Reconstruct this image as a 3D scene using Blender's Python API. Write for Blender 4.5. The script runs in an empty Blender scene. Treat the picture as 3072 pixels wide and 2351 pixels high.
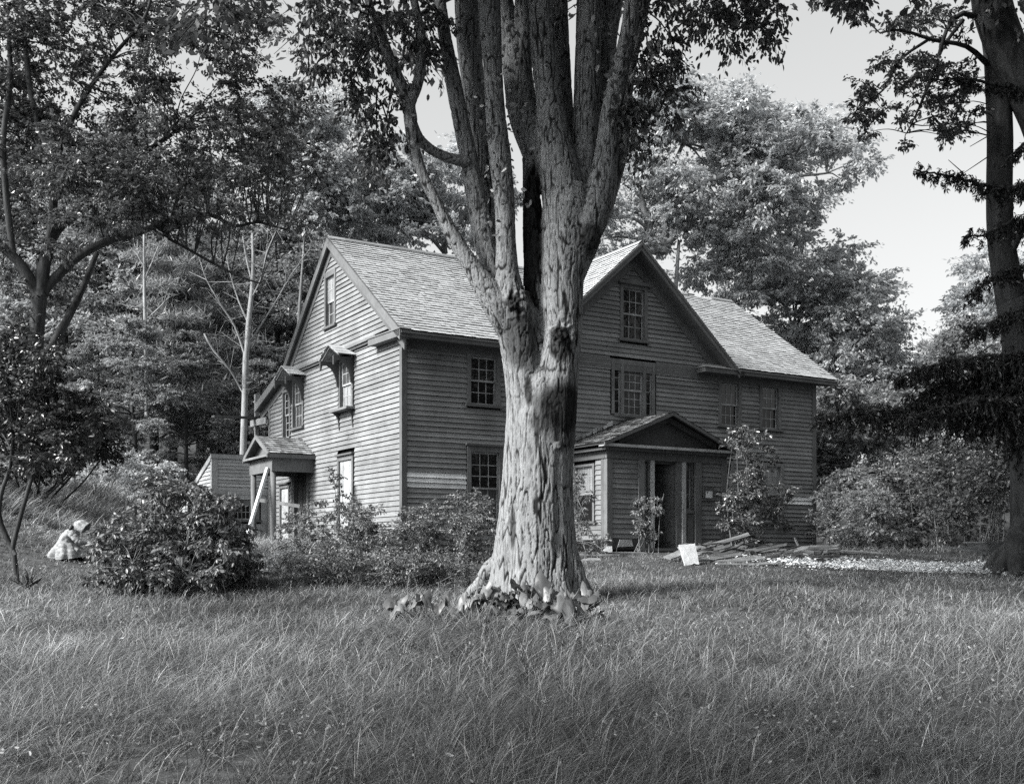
import bpy, bmesh, math, random
import numpy as np
from mathutils import Vector, Matrix
random.seed(7); RNG = np.random.default_rng(11)
R = math.radians
SC = bpy.context.scene
COL = SC.collection

# ------------------------------------------------------------------ survey helpers
FOC, PX0, HOR = 3229.0, 1536.0, 1655.0      # focal length, centre column and horizon row of the view camera
def at(px, py, Y):
    """survey point: a bearing and height read off the view, at distance Y in metres"""
    return np.array([(px-PX0)/FOC*Y, Y, (HOR-py)/FOC*Y])

def sstep(a, b, x):
    t = np.clip((x-a)/(b-a), 0, 1); return t*t*(3-2*t)

def hash3(i, j, k):
    h = (i*73856093) ^ (j*19349663) ^ (k*83492791)
    h = (h ^ (h >> 13)) * 1274126177
    h = h ^ (h >> 16)
    return (h & 0xffff) / 65535.0

def vnoise(p):
    p = np.asarray(p, float); i = np.floor(p).astype(np.int64); f = p-i; f = f*f*(3-2*f)
    out = 0
    for dx in (0, 1):
        for dy in (0, 1):
            for dz in (0, 1):
                w = (f[:, 0] if dx else 1-f[:, 0])*(f[:, 1] if dy else 1-f[:, 1])*(f[:, 2] if dz else 1-f[:, 2])
                out = out + w*hash3(i[:, 0]+dx, i[:, 1]+dy, i[:, 2]+dz)
    return out

def ground_z(x, y):
    x = np.asarray(x, float); y = np.asarray(y, float)
    z = -1.6 + .064*np.minimum(y, 25.0)
    z = np.where(y < -10, -2.24, z)
    left = np.maximum(0, -x-6.0)
    z = z + np.minimum(.033*left**2, .14*left+1.0)*sstep(12, 24, y)
    z = z + 9*sstep(42, 110, y)
    far = np.hypot(x-4, y-24)
    z = z + (np.sin(x*1.3+y*.7)*.02+np.sin(x*.53-y*.9+1)*.03+np.sin(x*2.9+y*2.3)*.012)*sstep(60, 20, far)*np.where((x > -7) & (y > 24) & (y < 40), .3, 1)
    return z
def gz(x, y): return float(ground_z(np.array([x]), np.array([y]))[0])

# ------------------------------------------------------------------ properties
def tag(o, label=None, cat=None, group=None, kind=None):
    if label: o['label'] = label
    if cat: o['category'] = cat
    if group: o['group'] = group
    if kind: o['kind'] = kind
    return o
def empty(name, loc=(0, 0, 0), rz=0, label=None, cat=None, group=None):
    o = bpy.data.objects.new(name, None); COL.objects.link(o)
    o.location = loc; o.rotation_euler = (0, 0, rz); o.empty_display_size = .2
    return tag(o, label, cat, group)

# ------------------------------------------------------------------ materials
def grey(v): return (v*.975, v, v*1.02, 1)
class NT:
    def __init__(s, name):
        s.m = bpy.data.materials.new(name); s.m.use_nodes = True
        s.t = s.m.node_tree; s.t.nodes.clear()
        s.out = s.n('ShaderNodeOutputMaterial')
    def n(s, typ, **kw):
        nd = s.t.nodes.new(typ)
        for k, v in kw.items(): setattr(nd, k, v)
        return nd
    def l(s, a, b): s.t.links.new(a, b)
    def val(s, nd, **kw):
        for k, v in kw.items(): nd.inputs[k].default_value = v
        return nd
    def coords(s, scale):
        tc = s.n('ShaderNodeTexCoord'); mp = s.n('ShaderNodeMapping'); mp.inputs['Scale'].default_value = scale
        s.l(tc.outputs['Object'], mp.inputs['Vector']); return mp.outputs['Vector']
    def noise(s, vec, scale=5, detail=4, rough=.6):
        nd = s.n('ShaderNodeTexNoise'); nd.inputs['Scale'].default_value = scale
        nd.inputs['Detail'].default_value = detail; nd.inputs['Roughness'].default_value = rough
        s.l(vec, nd.inputs['Vector']); return nd.outputs['Fac']
    def mrange(s, v, a, b, c, d):
        nd = s.n('ShaderNodeMapRange'); s.l(v, nd.inputs['Value'])
        for k, x in zip(('From Min', 'From Max', 'To Min', 'To Max'), (a, b, c, d)): nd.inputs[k].default_value = x
        return nd.outputs['Result']
    def math(s, op, a, b):
        nd = s.n('ShaderNodeMath', operation=op)
        for i, x in enumerate((a, b)):
            if isinstance(x, (int, float)): nd.inputs[i].default_value = x
            else: s.l(x, nd.inputs[i])
        return nd.outputs[0]
    def tone(s, name='tone'):
        nd = s.n('ShaderNodeAttribute'); nd.attribute_name = name; return nd.outputs['Fac']
    def tint(s, v):
        c = s.n('ShaderNodeCombineColor')
        for i, k in enumerate((.975, 1.0, 1.02)): s.l(s.math('MULTIPLY', v, k), c.inputs[i])
        return c.outputs[0]

def surf_mat(name, base, tone=True, rough=.75, spec=.2, stains=((1, 1, 1), 2.0, .75, 1.2), grain=((1, 1, 1), 30, .85, 1.12), bump=.2, bdist=.01, bscale=None):
    """painted or raw matter: base grey x per-piece tone x broad stains x fine grain"""
    k = NT(name)
    sv = k.noise(k.coords(stains[0]), stains[1], 5, .65); gv = k.noise(k.coords(grain[0]), grain[1], 4, .6)
    v = k.math('MULTIPLY', k.mrange(sv, .3, .7, stains[2], stains[3]), k.mrange(gv, .3, .7, grain[2], grain[3]))
    if tone: v = k.math('MULTIPLY', v, k.tone())
    v = k.math('MULTIPLY', v, base)
    b = k.n('ShaderNodeBsdfPrincipled'); k.l(k.tint(v), b.inputs['Base Color'])
    b.inputs['Roughness'].default_value = rough; b.inputs['Specular IOR Level'].default_value = spec
    if bump:
        bp = k.n('ShaderNodeBump'); bp.inputs['Strength'].default_value = bump; bp.inputs['Distance'].default_value = bdist
        k.l(gv, bp.inputs['Height']); k.l(bp.outputs[0], b.inputs['Normal'])
    k.l(b.outputs[0], k.out.inputs[0]); return k.m

def leaf_mat(name, base, trans=.3, gloss=.05, rough=.35):
    k = NT(name); v = k.math('MULTIPLY', k.tone(), base); c = k.tint(v)
    d = k.n('ShaderNodeBsdfDiffuse'); t = k.n('ShaderNodeBsdfTranslucent'); g = k.n('ShaderNodeBsdfGlossy')
    g.inputs['Roughness'].default_value = rough; g.inputs['Color'].default_value = (1, 1, 1, 1)
    k.l(c, d.inputs['Color']); k.l(k.tint(k.math('MULTIPLY', v, 1.25)), t.inputs['Color'])
    m1 = k.n('ShaderNodeMixShader'); m1.inputs[0].default_value = trans; k.l(d.outputs[0], m1.inputs[1]); k.l(t.outputs[0], m1.inputs[2])
    m2 = k.n('ShaderNodeMixShader'); m2.inputs[0].default_value = gloss; k.l(m1.outputs[0], m2.inputs[1]); k.l(g.outputs[0], m2.inputs[2])
    k.l(m2.outputs[0], k.out.inputs[0]); return k.m

def glass_mat(name, dark, veil=.0, rough=.04):
    """old wavy window glass in front of a dark room, veil = pale blind or dust behind it"""
    k = NT(name); nv = k.noise(k.coords((1, 1, 1)), 3.0, 3); st = k.noise(k.coords((14, 14, 1)), 2, 3)
    b = k.n('ShaderNodeBsdfPrincipled')
    v = k.math('ADD', k.math('MULTIPLY', k.mrange(nv, .3, .7, .6, 1.4), dark), k.math('MULTIPLY', k.mrange(st, .3, .7, .4, 1.2), veil))
    k.l(k.tint(v), b.inputs['Base Color']); b.inputs['Roughness'].default_value = rough; b.inputs['Specular IOR Level'].default_value = .28
    bp = k.n('ShaderNodeBump'); bp.inputs['Strength'].default_value = .25; bp.inputs['Distance'].default_value = .02
    k.l(k.noise(k.coords((1, 1, 1)), 5, 2), bp.inputs['Height']); k.l(bp.outputs[0], b.inputs['Normal'])
    k.l(b.outputs[0], k.out.inputs[0]); return k.m

def bark_mat(name, lo, hi, crev=True, scale=9):
    k = NT(name)
    wide = k.noise(k.coords((1, 1, .6)), 1.1, 4, .6); fine = k.noise(k.coords((1, 1, .22)), scale*4, 5, .65)
    patch = k.noise(k.coords((1, 1, .9)), 2.6, 5, .7)
    if crev:
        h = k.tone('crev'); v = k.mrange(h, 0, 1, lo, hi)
    else:
        v = k.mrange(k.noise(k.coords((1, 1, .15)), scale, 4), .3, .7, lo, hi)
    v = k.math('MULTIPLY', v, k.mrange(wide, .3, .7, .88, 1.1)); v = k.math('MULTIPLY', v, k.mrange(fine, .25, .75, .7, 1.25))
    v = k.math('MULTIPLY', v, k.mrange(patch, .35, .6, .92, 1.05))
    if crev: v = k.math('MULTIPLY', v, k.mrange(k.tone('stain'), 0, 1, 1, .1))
    b = k.n('ShaderNodeBsdfPrincipled'); k.l(k.tint(v), b.inputs['Base Color']); b.inputs['Roughness'].default_value = .9
    b.inputs['Specular IOR Level'].default_value = .1
    bp = k.n('ShaderNodeBump'); bp.inputs['Strength'].default_value = .6; bp.inputs['Distance'].default_value = .02
    k.l(fine, bp.inputs['Height']); k.l(bp.outputs[0], b.inputs['Normal'])
    k.l(b.outputs[0], k.out.inputs[0]); return k.m

M = {}
M['paint'] = surf_mat('old_house_paint', .26, stains=((1, 1, 1.2), .8, .62, 1.15), grain=((2, 2, 30), 3, .78, 1.12), bump=.25)
M['shedwood'] = surf_mat('bare_shed_wood', .5, stains=((1, 1, 1.2), .8, .7, 1.1), grain=((2, 2, 30), 3, .75, 1.12), bump=.25)
M['shedtrim'] = surf_mat('bare_shed_trim', .38, grain=((8, 8, 1.5), 4, .8, 1.15))
M['trim'] = surf_mat('house_trim_paint', .17, stains=((1, 1, 1), 1.4, .7, 1.15), grain=((8, 8, 1.5), 4, .8, 1.15), bump=.25)
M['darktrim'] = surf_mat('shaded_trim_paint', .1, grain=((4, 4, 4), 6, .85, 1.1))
M['pale'] = surf_mat('pale_weathered_board', .5, stains=((1, 1, 1), 2, .6, 1.15), grain=((3, 3, 20), 4, .7, 1.1))
M['shingle'] = surf_mat('weathered_wood_shingle', .46, stains=((1, 1, 1), 1.2, .8, 1.1), grain=((30, 30, 4), 2, .8, 1.1), bump=.2)
M['oldshingle'] = surf_mat('dark_worn_shingle', .24, stains=((1, 1, 1), 2.5, .5, 1.3), grain=((30, 30, 4), 2, .7, 1.2))
M['sash'] = surf_mat('sash_paint', .42, tone=False, stains=((1, 1, 1), 3, .5, 1.2), grain=((1, 1, 1), 20, .8, 1.1), bump=0)
M['glass'] = glass_mat('dark_window_glass', .012)
M['glassblind'] = glass_mat('dusty_window_glass', .02, .055, .12)
M['glasspale'] = glass_mat('glass_with_pale_blind', .05, .3, .15)
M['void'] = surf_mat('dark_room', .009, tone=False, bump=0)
M['stone'] = surf_mat('field_stone', .3, stains=((1, 1, 1), 4, .6, 1.3), grain=((1, 1, 1), 25, .7, 1.2), bump=.5, bdist=.03)
M['plaster'] = surf_mat('pale_plaster_slab', .72, tone=False, stains=((1, 1, 1), 6, .7, 1.1), grain=((1, 1, 1), 14, .85, 1.08), bump=.2)
M['paper'] = surf_mat('white_paper', .88, tone=False, stains=((1, 1, 1), 9, .85, 1.02), bump=0)
M['plank'] = surf_mat('scrap_wood', .3, stains=((1, 1, 1), 3, .6, 1.25), grain=((6, 60, 60), 1, .65, 1.2), bump=.3)
M['iron'] = surf_mat('rusty_iron', .13, tone=False, rough=.6, spec=.4, stains=((1, 1, 1), 6, .6, 1.3))
M['cloth'] = surf_mat('pale_print_cloth', .42, tone=False, stains=((1, 1, 2), 9, .3, 1.15), grain=((1, 1, 1), 28, .7, 1.12), bump=.4, bdist=.02)
M['skin'] = surf_mat('skin', .36, tone=False, bump=.05)
M['soil'] = surf_mat('thatch_and_soil', .06, tone=False, stains=((1, 1, 1), .6, .6, 1.5), grain=((1, 1, 1), 9, .5, 1.6), bump=.6, bdist=.05)
M['gravel'] = surf_mat('pale_dirt', .5, tone=False, stains=((1, 1, 1), 1.2, .6, 1.3), grain=((1, 1, 1), 14, .5, 1.35), bump=.8, bdist=.05)
M['chips'] = surf_mat('wood_chips', .72, rough=.9)
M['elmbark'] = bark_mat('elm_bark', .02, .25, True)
M['bark'] = bark_mat('dark_bark', .03, .085, False, 9)
M['greybark'] = bark_mat('grey_bark', .12, .26, False, 6)
M['palebark'] = bark_mat('pale_dead_bark', .2, .38, False, 5)
M['grass'] = leaf_mat('grass_blades', .25, .3, .04, .5)
M['elmleaf'] = leaf_mat('elm_leaf', .1, .3, .05)
M['darkleaf'] = leaf_mat('dark_leaf', .085, .33, .05)
M['maple'] = leaf_mat('maple_leaf', .46, .5, .02)  # pale base stands in for haze over the far trees
M['midleaf'] = leaf_mat('wood_leaf', .3, .42, .02)
M['shrub'] = leaf_mat('shrub_leaf', .15, .25, .05, .45)
M['gloss'] = leaf_mat('glossy_leaf', .1, .18, .09, .35)
M['needle'] = leaf_mat('spruce_needle', .028, .12, .03)
M['pine'] = leaf_mat('pine_needle', .32, .35, .03)
M['dock'] = leaf_mat('burdock_leaf', .15, .3, .06, .5)
M['petal'] = leaf_mat('white_petal', .8, .3, .0)

# ------------------------------------------------------------------ mesh builders
class MB:
    """collects polygons with a tone per polygon; build() links ONE mesh object"""
    def __init__(s): s.v = []; s.f = []; s.t = []
    def poly(s, pts, tone=1.0):
        i = len(s.v); s.v.extend([tuple(p) for p in pts]); s.f.append(tuple(range(i, i+len(pts)))); s.t.append(tone)
    def hexa(s, b, t, tone=1.0):
        """b, t: four bottom and four top corners in the same order"""
        i = len(s.v); s.v.extend([tuple(p) for p in b]+[tuple(p) for p in t])
        for f in ((3, 2, 1, 0), (4, 5, 6, 7), (0, 1, 5, 4), (1, 2, 6, 5), (2, 3, 7, 6), (3, 0, 4, 7)):
            s.f.append(tuple(i+k for k in f)); s.t.append(tone)
    def box(s, x0, x1, y0, y1, z0, z1, tone=1.0, tf=None):
        b = [(x0, y0, z0), (x1, y0, z0), (x1, y1, z0), (x0, y1, z0)]; t = [(x, y, z1) for x, y, _ in b]
        if tf: b = [tf(*p) for p in b]; t = [tf(*p) for p in t]
        s.hexa(b, t, tone)
    def bar(s, p, q, w, h, tone=1.0):
        """box swept from p to q; w and h are full edge vectors added to p and q"""
        p, q, w, h = (np.array(a, float) for a in (p, q, w, h))
        s.hexa([p, q, q+w, p+w], [p+h, q+h, q+w+h, p+w+h], tone)
    def beam(s, p, q, w, h, tone=1.0, roll=0):
        """box of section w x h centred on the line p-q"""
        p, q = np.array(p, float), np.array(q, float); d = q-p; d /= np.linalg.norm(d)
        up = np.array([0, 0, 1.]) if abs(d[2]) < .95 else np.array([0, 1., 0])
        a = np.cross(d, up); a /= np.linalg.norm(a); b = np.cross(a, d)
        c, sn = math.cos(roll), math.sin(roll); a, b = a*c+b*sn, b*c-a*sn
        s.bar(p-a*w/2-b*h/2, q-a*w/2-b*h/2, a*w, b*h, tone)
    def prism(s, prof, f0, f1, tone=1.0):
        """closed polygon prof [(a,b)] placed by f0 and f1 (a,b)->xyz at its two ends"""
        A = [f0(*p) for p in prof]; B = [f1(*p) for p in prof]
        s.poly(A, tone); s.poly(B[::-1], tone); n = len(prof)
        for i in range(n): s.poly([A[i], B[i], B[(i+1) % n], A[(i+1) % n]], tone)
    def build(s, name, mat, parent=None, smooth=False):
        me = bpy.data.meshes.new(name); me.from_pydata(s.v, [], s.f); me.materials.append(mat)
        a = me.attributes.new('tone', 'FLOAT', 'FACE'); a.data.foreach_set('value', s.t)
        if smooth: me.polygons.foreach_set('use_smooth', [True]*len(me.polygons))
        o = bpy.data.objects.new(name, me); COL.objects.link(o)
        if parent: o.parent = parent
        return o

def np_obj(name, V, F, mat, tone=None, parent=None, smooth=False, point_attrs=None):
    """bulk mesh from arrays; F is (n,3) or (n,4)"""
    V = np.ascontiguousarray(V, np.float32); F = np.ascontiguousarray(F, np.int32); n, k = F.shape
    me = bpy.data.meshes.new(name); me.vertices.add(len(V)); me.vertices.foreach_set('co', V.ravel())
    me.loops.add(n*k); me.loops.foreach_set('vertex_index', F.ravel())
    me.polygons.add(n); me.polygons.foreach_set('loop_start', np.arange(0, n*k, k, dtype=np.int32))
    me.polygons.foreach_set('loop_total', np.full(n, k, np.int32))
    me.update(calc_edges=True)
    if tone is not None:
        a = me.attributes.new('tone', 'FLOAT', 'FACE'); a.data.foreach_set('value', np.ascontiguousarray(tone, np.float32))
    for nm, d in (point_attrs or {}).items():
        a = me.attributes.new(nm, 'FLOAT', 'POINT'); a.data.foreach_set('value', np.ascontiguousarray(d, np.float32))
    if smooth: me.polygons.foreach_set('use_smooth', np.ones(n, bool))
    me.materials.append(mat)
    o = bpy.data.objects.new(name, me); COL.objects.link(o)
    if parent: o.parent = parent
    return o

class Geo:
    """numpy pieces of one mesh (quads)"""
    def __init__(s): s.V = []; s.F = []; s.T = []; s.n = 0
    def add(s, V, F, T):
        if len(V) == 0: return
        s.V.append(V); s.F.append(F+s.n); s.T.append(T); s.n += len(V)
    def build(s, name, mat, parent=None, smooth=False):
        return np_obj(name, np.vstack(s.V), np.vstack(s.F), mat, np.concatenate(s.T), parent, smooth)

def norm(a): return a/np.maximum(np.linalg.norm(a, axis=-1, keepdims=True), 1e-9)

def tube(G, pts, rad, sides=8, tone=1.0, cap=True):
    pts = np.asarray(pts, float); rad = np.asarray(rad, float); n = len(pts)
    tang = norm(np.gradient(pts, axis=0)); up = np.array([0, 1., 0]) if abs(tang[0][1]) < .9 else np.array([1., 0, 0])
    rings = []; a = None
    for i in range(n):
        t = tang[i]; a = up-t*up.dot(t) if a is None else a-t*a.dot(t); a = a/np.linalg.norm(a); b = np.cross(t, a)
        ang = np.arange(sides)*2*math.pi/sides
        rings.append(pts[i]+rad[i]*(np.cos(ang)[:, None]*a+np.sin(ang)[:, None]*b))
    V = np.vstack(rings); i = np.arange(sides); F = []
    for r in range(n-1):
        F.append(np.stack([r*sides+i, r*sides+(i+1) % sides, (r+1)*sides+(i+1) % sides, (r+1)*sides+i], 1))
    F = np.vstack(F)
    if cap and sides >= 4:
        for base in (0, (n-1)*sides):
            for q in range(1, sides-2, 2):
                F = np.vstack([F, [[base, base+q, base+q+1, base+q+2]]])
    G.add(V, F, np.full(len(F), tone))

def curve_pts(ctrl, rad, step=.25, wob=0, rng=RNG):
    """Catmull-Rom through control points with radii"""
    P = np.asarray(ctrl, float); r = np.asarray(rad, float)
    Q = np.vstack([2*P[0]-P[1], P, 2*P[-1]-P[-2]]); out = []; ro = []
    for i in range(len(P)-1):
        m = max(2, int(np.linalg.norm(P[i+1]-P[i])/step)+1)
        for t in np.linspace(0, 1, m, endpoint=False):
            a, b, c, d = Q[i:i+4]
            out.append(.5*((2*b)+(c-a)*t+(2*a-5*b+4*c-d)*t*t+(3*b-a-3*c+d)*t**3)); ro.append(r[i]*(1-t)+r[i+1]*t)
    out.append(P[-1]); ro.append(r[-1]); out = np.array(out); ro = np.array(ro)
    if wob and len(out) > 2: out[1:-1] += rng.normal(0, wob, (len(out)-2, 3))
    return out, ro

def leaves(G, P, size, rng, out=None, droop=.35, flat=.6, tone=(.55, 1.35), width=.5, full=True):
    """one folded leaf per point of P: six corners, two quads (four corners, one quad when full is False)"""
    n = len(P)
    if n == 0: return
    d = rng.normal(0, 1, (n, 3)); d[:, 2] *= .6
    if out is not None: d = d*.8+out*1.1
    d[:, 2] -= droop; d = norm(d)
    up = rng.normal(0, 1-flat, (n, 3)); up[:, 2] += flat
    sd = norm(np.cross(d, norm(up))); nn = np.cross(sd, d)
    L = (size*rng.uniform(.65, 1.3, n))[:, None]; w = L*width*.5
    fold = L*rng.uniform(.02, .16, n)[:, None]
    b = P; tp = P+d*L-nn*fold*.6
    t = rng.uniform(*tone, n)
    if full:
        l1 = P+d*L*.28+sd*w*.85+nn*fold*.6; l2 = P+d*L*.66+sd*w*.8+nn*fold*.5
        r1 = P+d*L*.28-sd*w*.85+nn*fold*.6; r2 = P+d*L*.66-sd*w*.8+nn*fold*.5
        V = np.stack([b, l1, l2, tp, r2, r1], 1).reshape(-1, 3); k = np.arange(n)*6
        F = np.stack([np.stack([k, k+3, k+2, k+1], 1), np.stack([k, k+5, k+4, k+3], 1)], 1).reshape(-1, 4)
        G.add(V, F, np.repeat(t, 2))
    else:
        l1 = P+d*L*.45+sd*w; r1 = P+d*L*.45-sd*w
        V = np.stack([b, r1, tp, l1], 1).reshape(-1, 3); k = np.arange(n)*4
        G.add(V, np.stack([k, k+1, k+2, k+3], 1), t)

def twigs(G, A, B, r, tone=1.0):
    """thin three-sided sticks A->B"""
    n = len(A)
    if n == 0: return
    d = norm(B-A); ref = np.tile([.3, .2, .93], (n, 1)); a = norm(np.cross(d, ref)); b = np.cross(d, a)
    r = np.broadcast_to(np.asarray(r, float), (n,))[:, None]; pts = []
    for q in range(3):
        o = a*math.cos(q*2.094)+b*math.sin(q*2.094); pts.append(A+o*r); pts.append(B+o*r*.5)
    V = np.stack(pts, 1).reshape(-1, 3); k = np.arange(n)*6; F = []
    for q in range(3):
        w = (q+1) % 3; F.append(np.stack([k+2*q, k+2*w, k+2*w+1, k+2*q+1], 1))
    G.add(V, np.stack(F, 1).reshape(-1, 4), np.full(n*3, tone))

def spray(GL, GB, c, rad, ntw, nleaf, size, rng, flat=.6, droop=.35, full=True, tone=(.55, 1.35), sag=.15, shell=.25, twr=.006, width=.5, origin=None):
    """a foliage mass: twigs fan out inside an ellipsoid and carry rows of leaves; leaves gather in flat sprays"""
    c = np.asarray(c, float); rad = np.asarray(rad, float)*np.ones(3)
    u = norm(rng.normal(0, 1, (ntw, 3))); q = (shell+(1-shell)*rng.random(ntw)**.6)[:, None]
    lump = .75+.5*rng.random((ntw, 1))
    E = c+u*q*rad*lump; o = c if origin is None else np.asarray(origin, float)
    A = o+(E-o)*rng.uniform(.3, .6, (ntw, 1))+rng.normal(0, .06, (ntw, 3))*rad
    E[:, 2] -= sag*rad[2]*q[:, 0]**2
    if GB is not None: twigs(GB, A, E, twr)
    m = max(2, nleaf); t = rng.uniform(.1, 1.08, (ntw, m))
    P = A[:, None]+(E-A)[:, None]*t[..., None]
    ln = np.linalg.norm(E-A, axis=1)[:, None]
    jit = rng.normal(0, 1, (ntw, m, 3))*np.array([1, 1, .35])*np.clip(ln, .15, 1.2)[..., None]*.2
    P = (P+jit).reshape(-1, 3)
    od = np.repeat(norm(E-A), m, 0)
    base = np.repeat(rng.uniform(.75, 1.25, ntw), m)
    k0 = len(GL.T); leaves(GL, P, size, rng, od, droop, flat, tone, width, full)
    if len(GL.T) > k0: GL.T[-1] = GL.T[-1]*(np.repeat(base, 2) if full else base)
    return E

def limb(G, a, b, r0, r1, rng, bend=.15, sides=6, lift=.1):
    a = np.asarray(a, float); b = np.asarray(b, float); L = np.linalg.norm(b-a)
    mid1 = a+(b-a)*.35+rng.normal(0, bend*.5, 3)*L*.5+np.array([0, 0, lift*L]); mid2 = a+(b-a)*.7+rng.normal(0, bend*.5, 3)*L*.5+np.array([0, 0, lift*L*.7])
    p, r = curve_pts([a, mid1, mid2, b], [r0, r0*.72+r1*.28, r0*.4+r1*.6, r1], max(.15, L/14))
    tube(G, p, r, sides); return p

# ================================================================== THE HOUSE
TH = R(59.04); U = np.array([math.sin(TH), math.cos(TH), 0]); W_ = np.array([-math.cos(TH), math.sin(TH), 0])
C0 = np.array([(1207-PX0)/FOC*25, 25.0, 0]); HRZ = math.atan2(U[1], U[0])
def hw(s, t, z): return C0+U*s+W_*t+np.array([0, 0, z])
def FP(t0): return lambda a, o, z: (a, t0-o, z)        # plane parallel to the front, o = outwards
def LP(s0): return lambda a, o, z: (s0-o, a, z)        # plane parallel to the left gable wall

def clapboards(mb, tf, zlo, zhi, lo, hi, holes=(), exp=.121, tones=(), lap=.03, rng=random):
    z = zlo
    while z < zhi-.02:
        z1 = min(z+exp, zhi); zm = (z+z1)/2
        segs = [(lo(zm), hi(zm))]
        for (h0, h1, b0, b1) in holes:
            if b0 < zm < b1:
                n = []
                for (p, q) in segs:
                    if h1 <= p or h0 >= q: n.append((p, q)); continue
                    if h0 > p: n.append((p, h0))
                    if h1 < q: n.append((h1, q))
                segs = n
        L0, L1, H0, H1 = lo(z), lo(z1), hi(z), hi(z1)
        for (p, q) in segs:
            if q-p < .02: continue
            cuts = [p]
            while q-cuts[-1] > 5.2: cuts.append(cuts[-1]+rng.uniform(2.2, 4.4))
            cuts.append(q)
            for i in range(len(cuts)-1):
                a, b = cuts[i], cuts[i+1]-(.003 if i < len(cuts)-2 else 0)
                ab, at_ = (L0, L1) if a == lo(zm) else (a, a); bb, bt = (H0, H1) if b == hi(zm) else (b, b)
                o0 = lap+rng.uniform(-.003, .007); dz = rng.uniform(-.004, .004); dz2 = dz+rng.uniform(-.004, .004)
                tn = rng.uniform(.84, 1.14)
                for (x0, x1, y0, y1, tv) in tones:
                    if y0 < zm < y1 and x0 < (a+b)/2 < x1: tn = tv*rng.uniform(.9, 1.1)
                n = max(1, int((b-a)/1.1)); jz = [dz+(dz2-dz)*k/n+rng.uniform(-.003, .003) for k in range(n+1)]
                for k in range(n):
                    f0, f1 = k/n, (k+1)/n
                    pb0, pb1 = ab+(bb-ab)*f0, ab+(bb-ab)*f1; pt0, pt1 = at_+(bt-at_)*f0, at_+(bt-at_)*f1
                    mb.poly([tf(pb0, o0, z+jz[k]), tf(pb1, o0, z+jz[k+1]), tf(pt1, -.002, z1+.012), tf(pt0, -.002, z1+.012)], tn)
                    mb.poly([tf(pb0, -.01, z+jz[k]), tf(pb1, -.01, z+jz[k+1]), tf(pb1, o0, z+jz[k+1]), tf(pb0, o0, z+jz[k])], .22)  # underside toned dark to deepen the shadow line below each board
        z = z1

def shingles(mb, P, A, B, w, length, keep=None, exp=.15, tone=(.92, 1.06), lift=.023, wr=(.09, .2), rag=.004, rng=random):
    """courses of shingles on the plane through P; A along the eave, B up the slope (unit vectors)"""
    P, A, B = (np.array(x, float) for x in (P, A, B)); N = np.cross(A, B); N /= np.linalg.norm(N)
    if N[2] < 0: N = -N
    v = 0.0
    while v < length-.03:
        x = 0.0; ct = rng.uniform(.95, 1.05)
        while x < w-.005:
            ww = min(rng.uniform(*wr), w-x); vb = v+rng.uniform(-rag, rag); l = lift*rng.uniform(.7, 1.4); vt = min(v+exp*1.12, length)
            c = P+A*(x+ww/2)+B*(v+exp/2)
            if keep is None or keep(c[0], c[1], c[2]):
                g = .002; t = rng.uniform(*tone)*ct
                p = [P+A*(x+g)+B*vb+N*l, P+A*(x+ww-g)+B*vb+N*l, P+A*(x+ww-g)+B*vt+N*.003, P+A*(x+g)+B*vt+N*.003]
                mb.poly(p, t)
                mb.poly([P+A*(x+g)+B*vb-N*.004, P+A*(x+ww-g)+B*vb-N*.004, p[1], p[0]], t*.1)  # butt face darkened, painting in the shadow line of each course
            x += ww
        v += exp

def window(house, tf, a0, a1, z0, z1, cw=.1, cols=3, rows=2, head=.1, cap=None, sill=True, upper='glass', lower='glass', double=True, label=None, name='window', muntin=.02, deep=0.0, sillout=.09, sashes=True):
    """casing, sill and cap; its sash and panes are sub-parts"""
    f = MB(); j = lambda: random.uniform(.88, 1.1)
    f.box(a0-cw, a0, -.07, .04, z0, z1+head, j(), tf); f.box(a1, a1+cw, -.07, .042, z0, z1+head, j(), tf)
    f.box(a0, a1, -.07, .038, z1, z1+head, j(), tf)
    if sill: f.box(a0-cw-.06, a1+cw+.06, -.07, sillout, z0-.06, z0, .8, tf)
    else: f.box(a0, a1, -.07, .036, z0-.05, z0, j(), tf)
    if cap == 'flat':
        f.box(a0-cw-.05, a1+cw+.05, -.02, .1, z1+head, z1+head+.05, .7, tf)
    elif cap == 'peak':
        m = (a0+a1)/2; e = cw+.06
        f.prism([(a0-e, z1+head), (a1+e, z1+head), (a1+e, z1+head+.05), (m, z1+head+.14), (a0-e, z1+head+.05)], lambda a, z: tf(a, .11, z), lambda a, z: tf(a, -.03, z), .85)
    fr = f.build(name, M['trim'], house)
    if label: fr['label'] = label
    if not sashes: return fr
    g = MB(); zm = (z0+z1)/2; rail = .045
    halves = ((zm-.02, z1, -.028, upper), (z0, zm+.02, -.056, lower)) if double else ((z0, z1, -.03, upper),)
    for (b, t, o, gm) in halves:
        g.box(a0, a0+rail, o-.02, o, b, t, 1, tf); g.box(a1-rail, a1, o-.02, o, b, t, 1, tf)
        g.box(a0+rail, a1-rail, o-.022, o, b, b+rail, 1, tf); g.box(a0+rail, a1-rail, o-.022, o, t-rail, t, 1, tf)
        ia, ib, ja, jb = a0+rail, a1-rail, b+rail, t-rail
        for c in range(1, cols):
            x = ia+(ib-ia)*c/cols; g.box(x-muntin/2, x+muntin/2, o-.016, o-.002, ja, jb, 1, tf)
        for r in range(1, rows):
            z = ja+(jb-ja)*r/rows; g.box(ia, ib, o-.018, o-.004, z-muntin/2, z+muntin/2, 1, tf)
        p = MB(); p.poly([tf(ia, o-.012, ja), tf(ib, o-.012, ja), tf(ib, o-.012, jb), tf(ia, o-.012, jb)])
        p.build('pane', M[gm], fr)
    g.build('sash', M['sash'], fr)
    return fr

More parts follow.
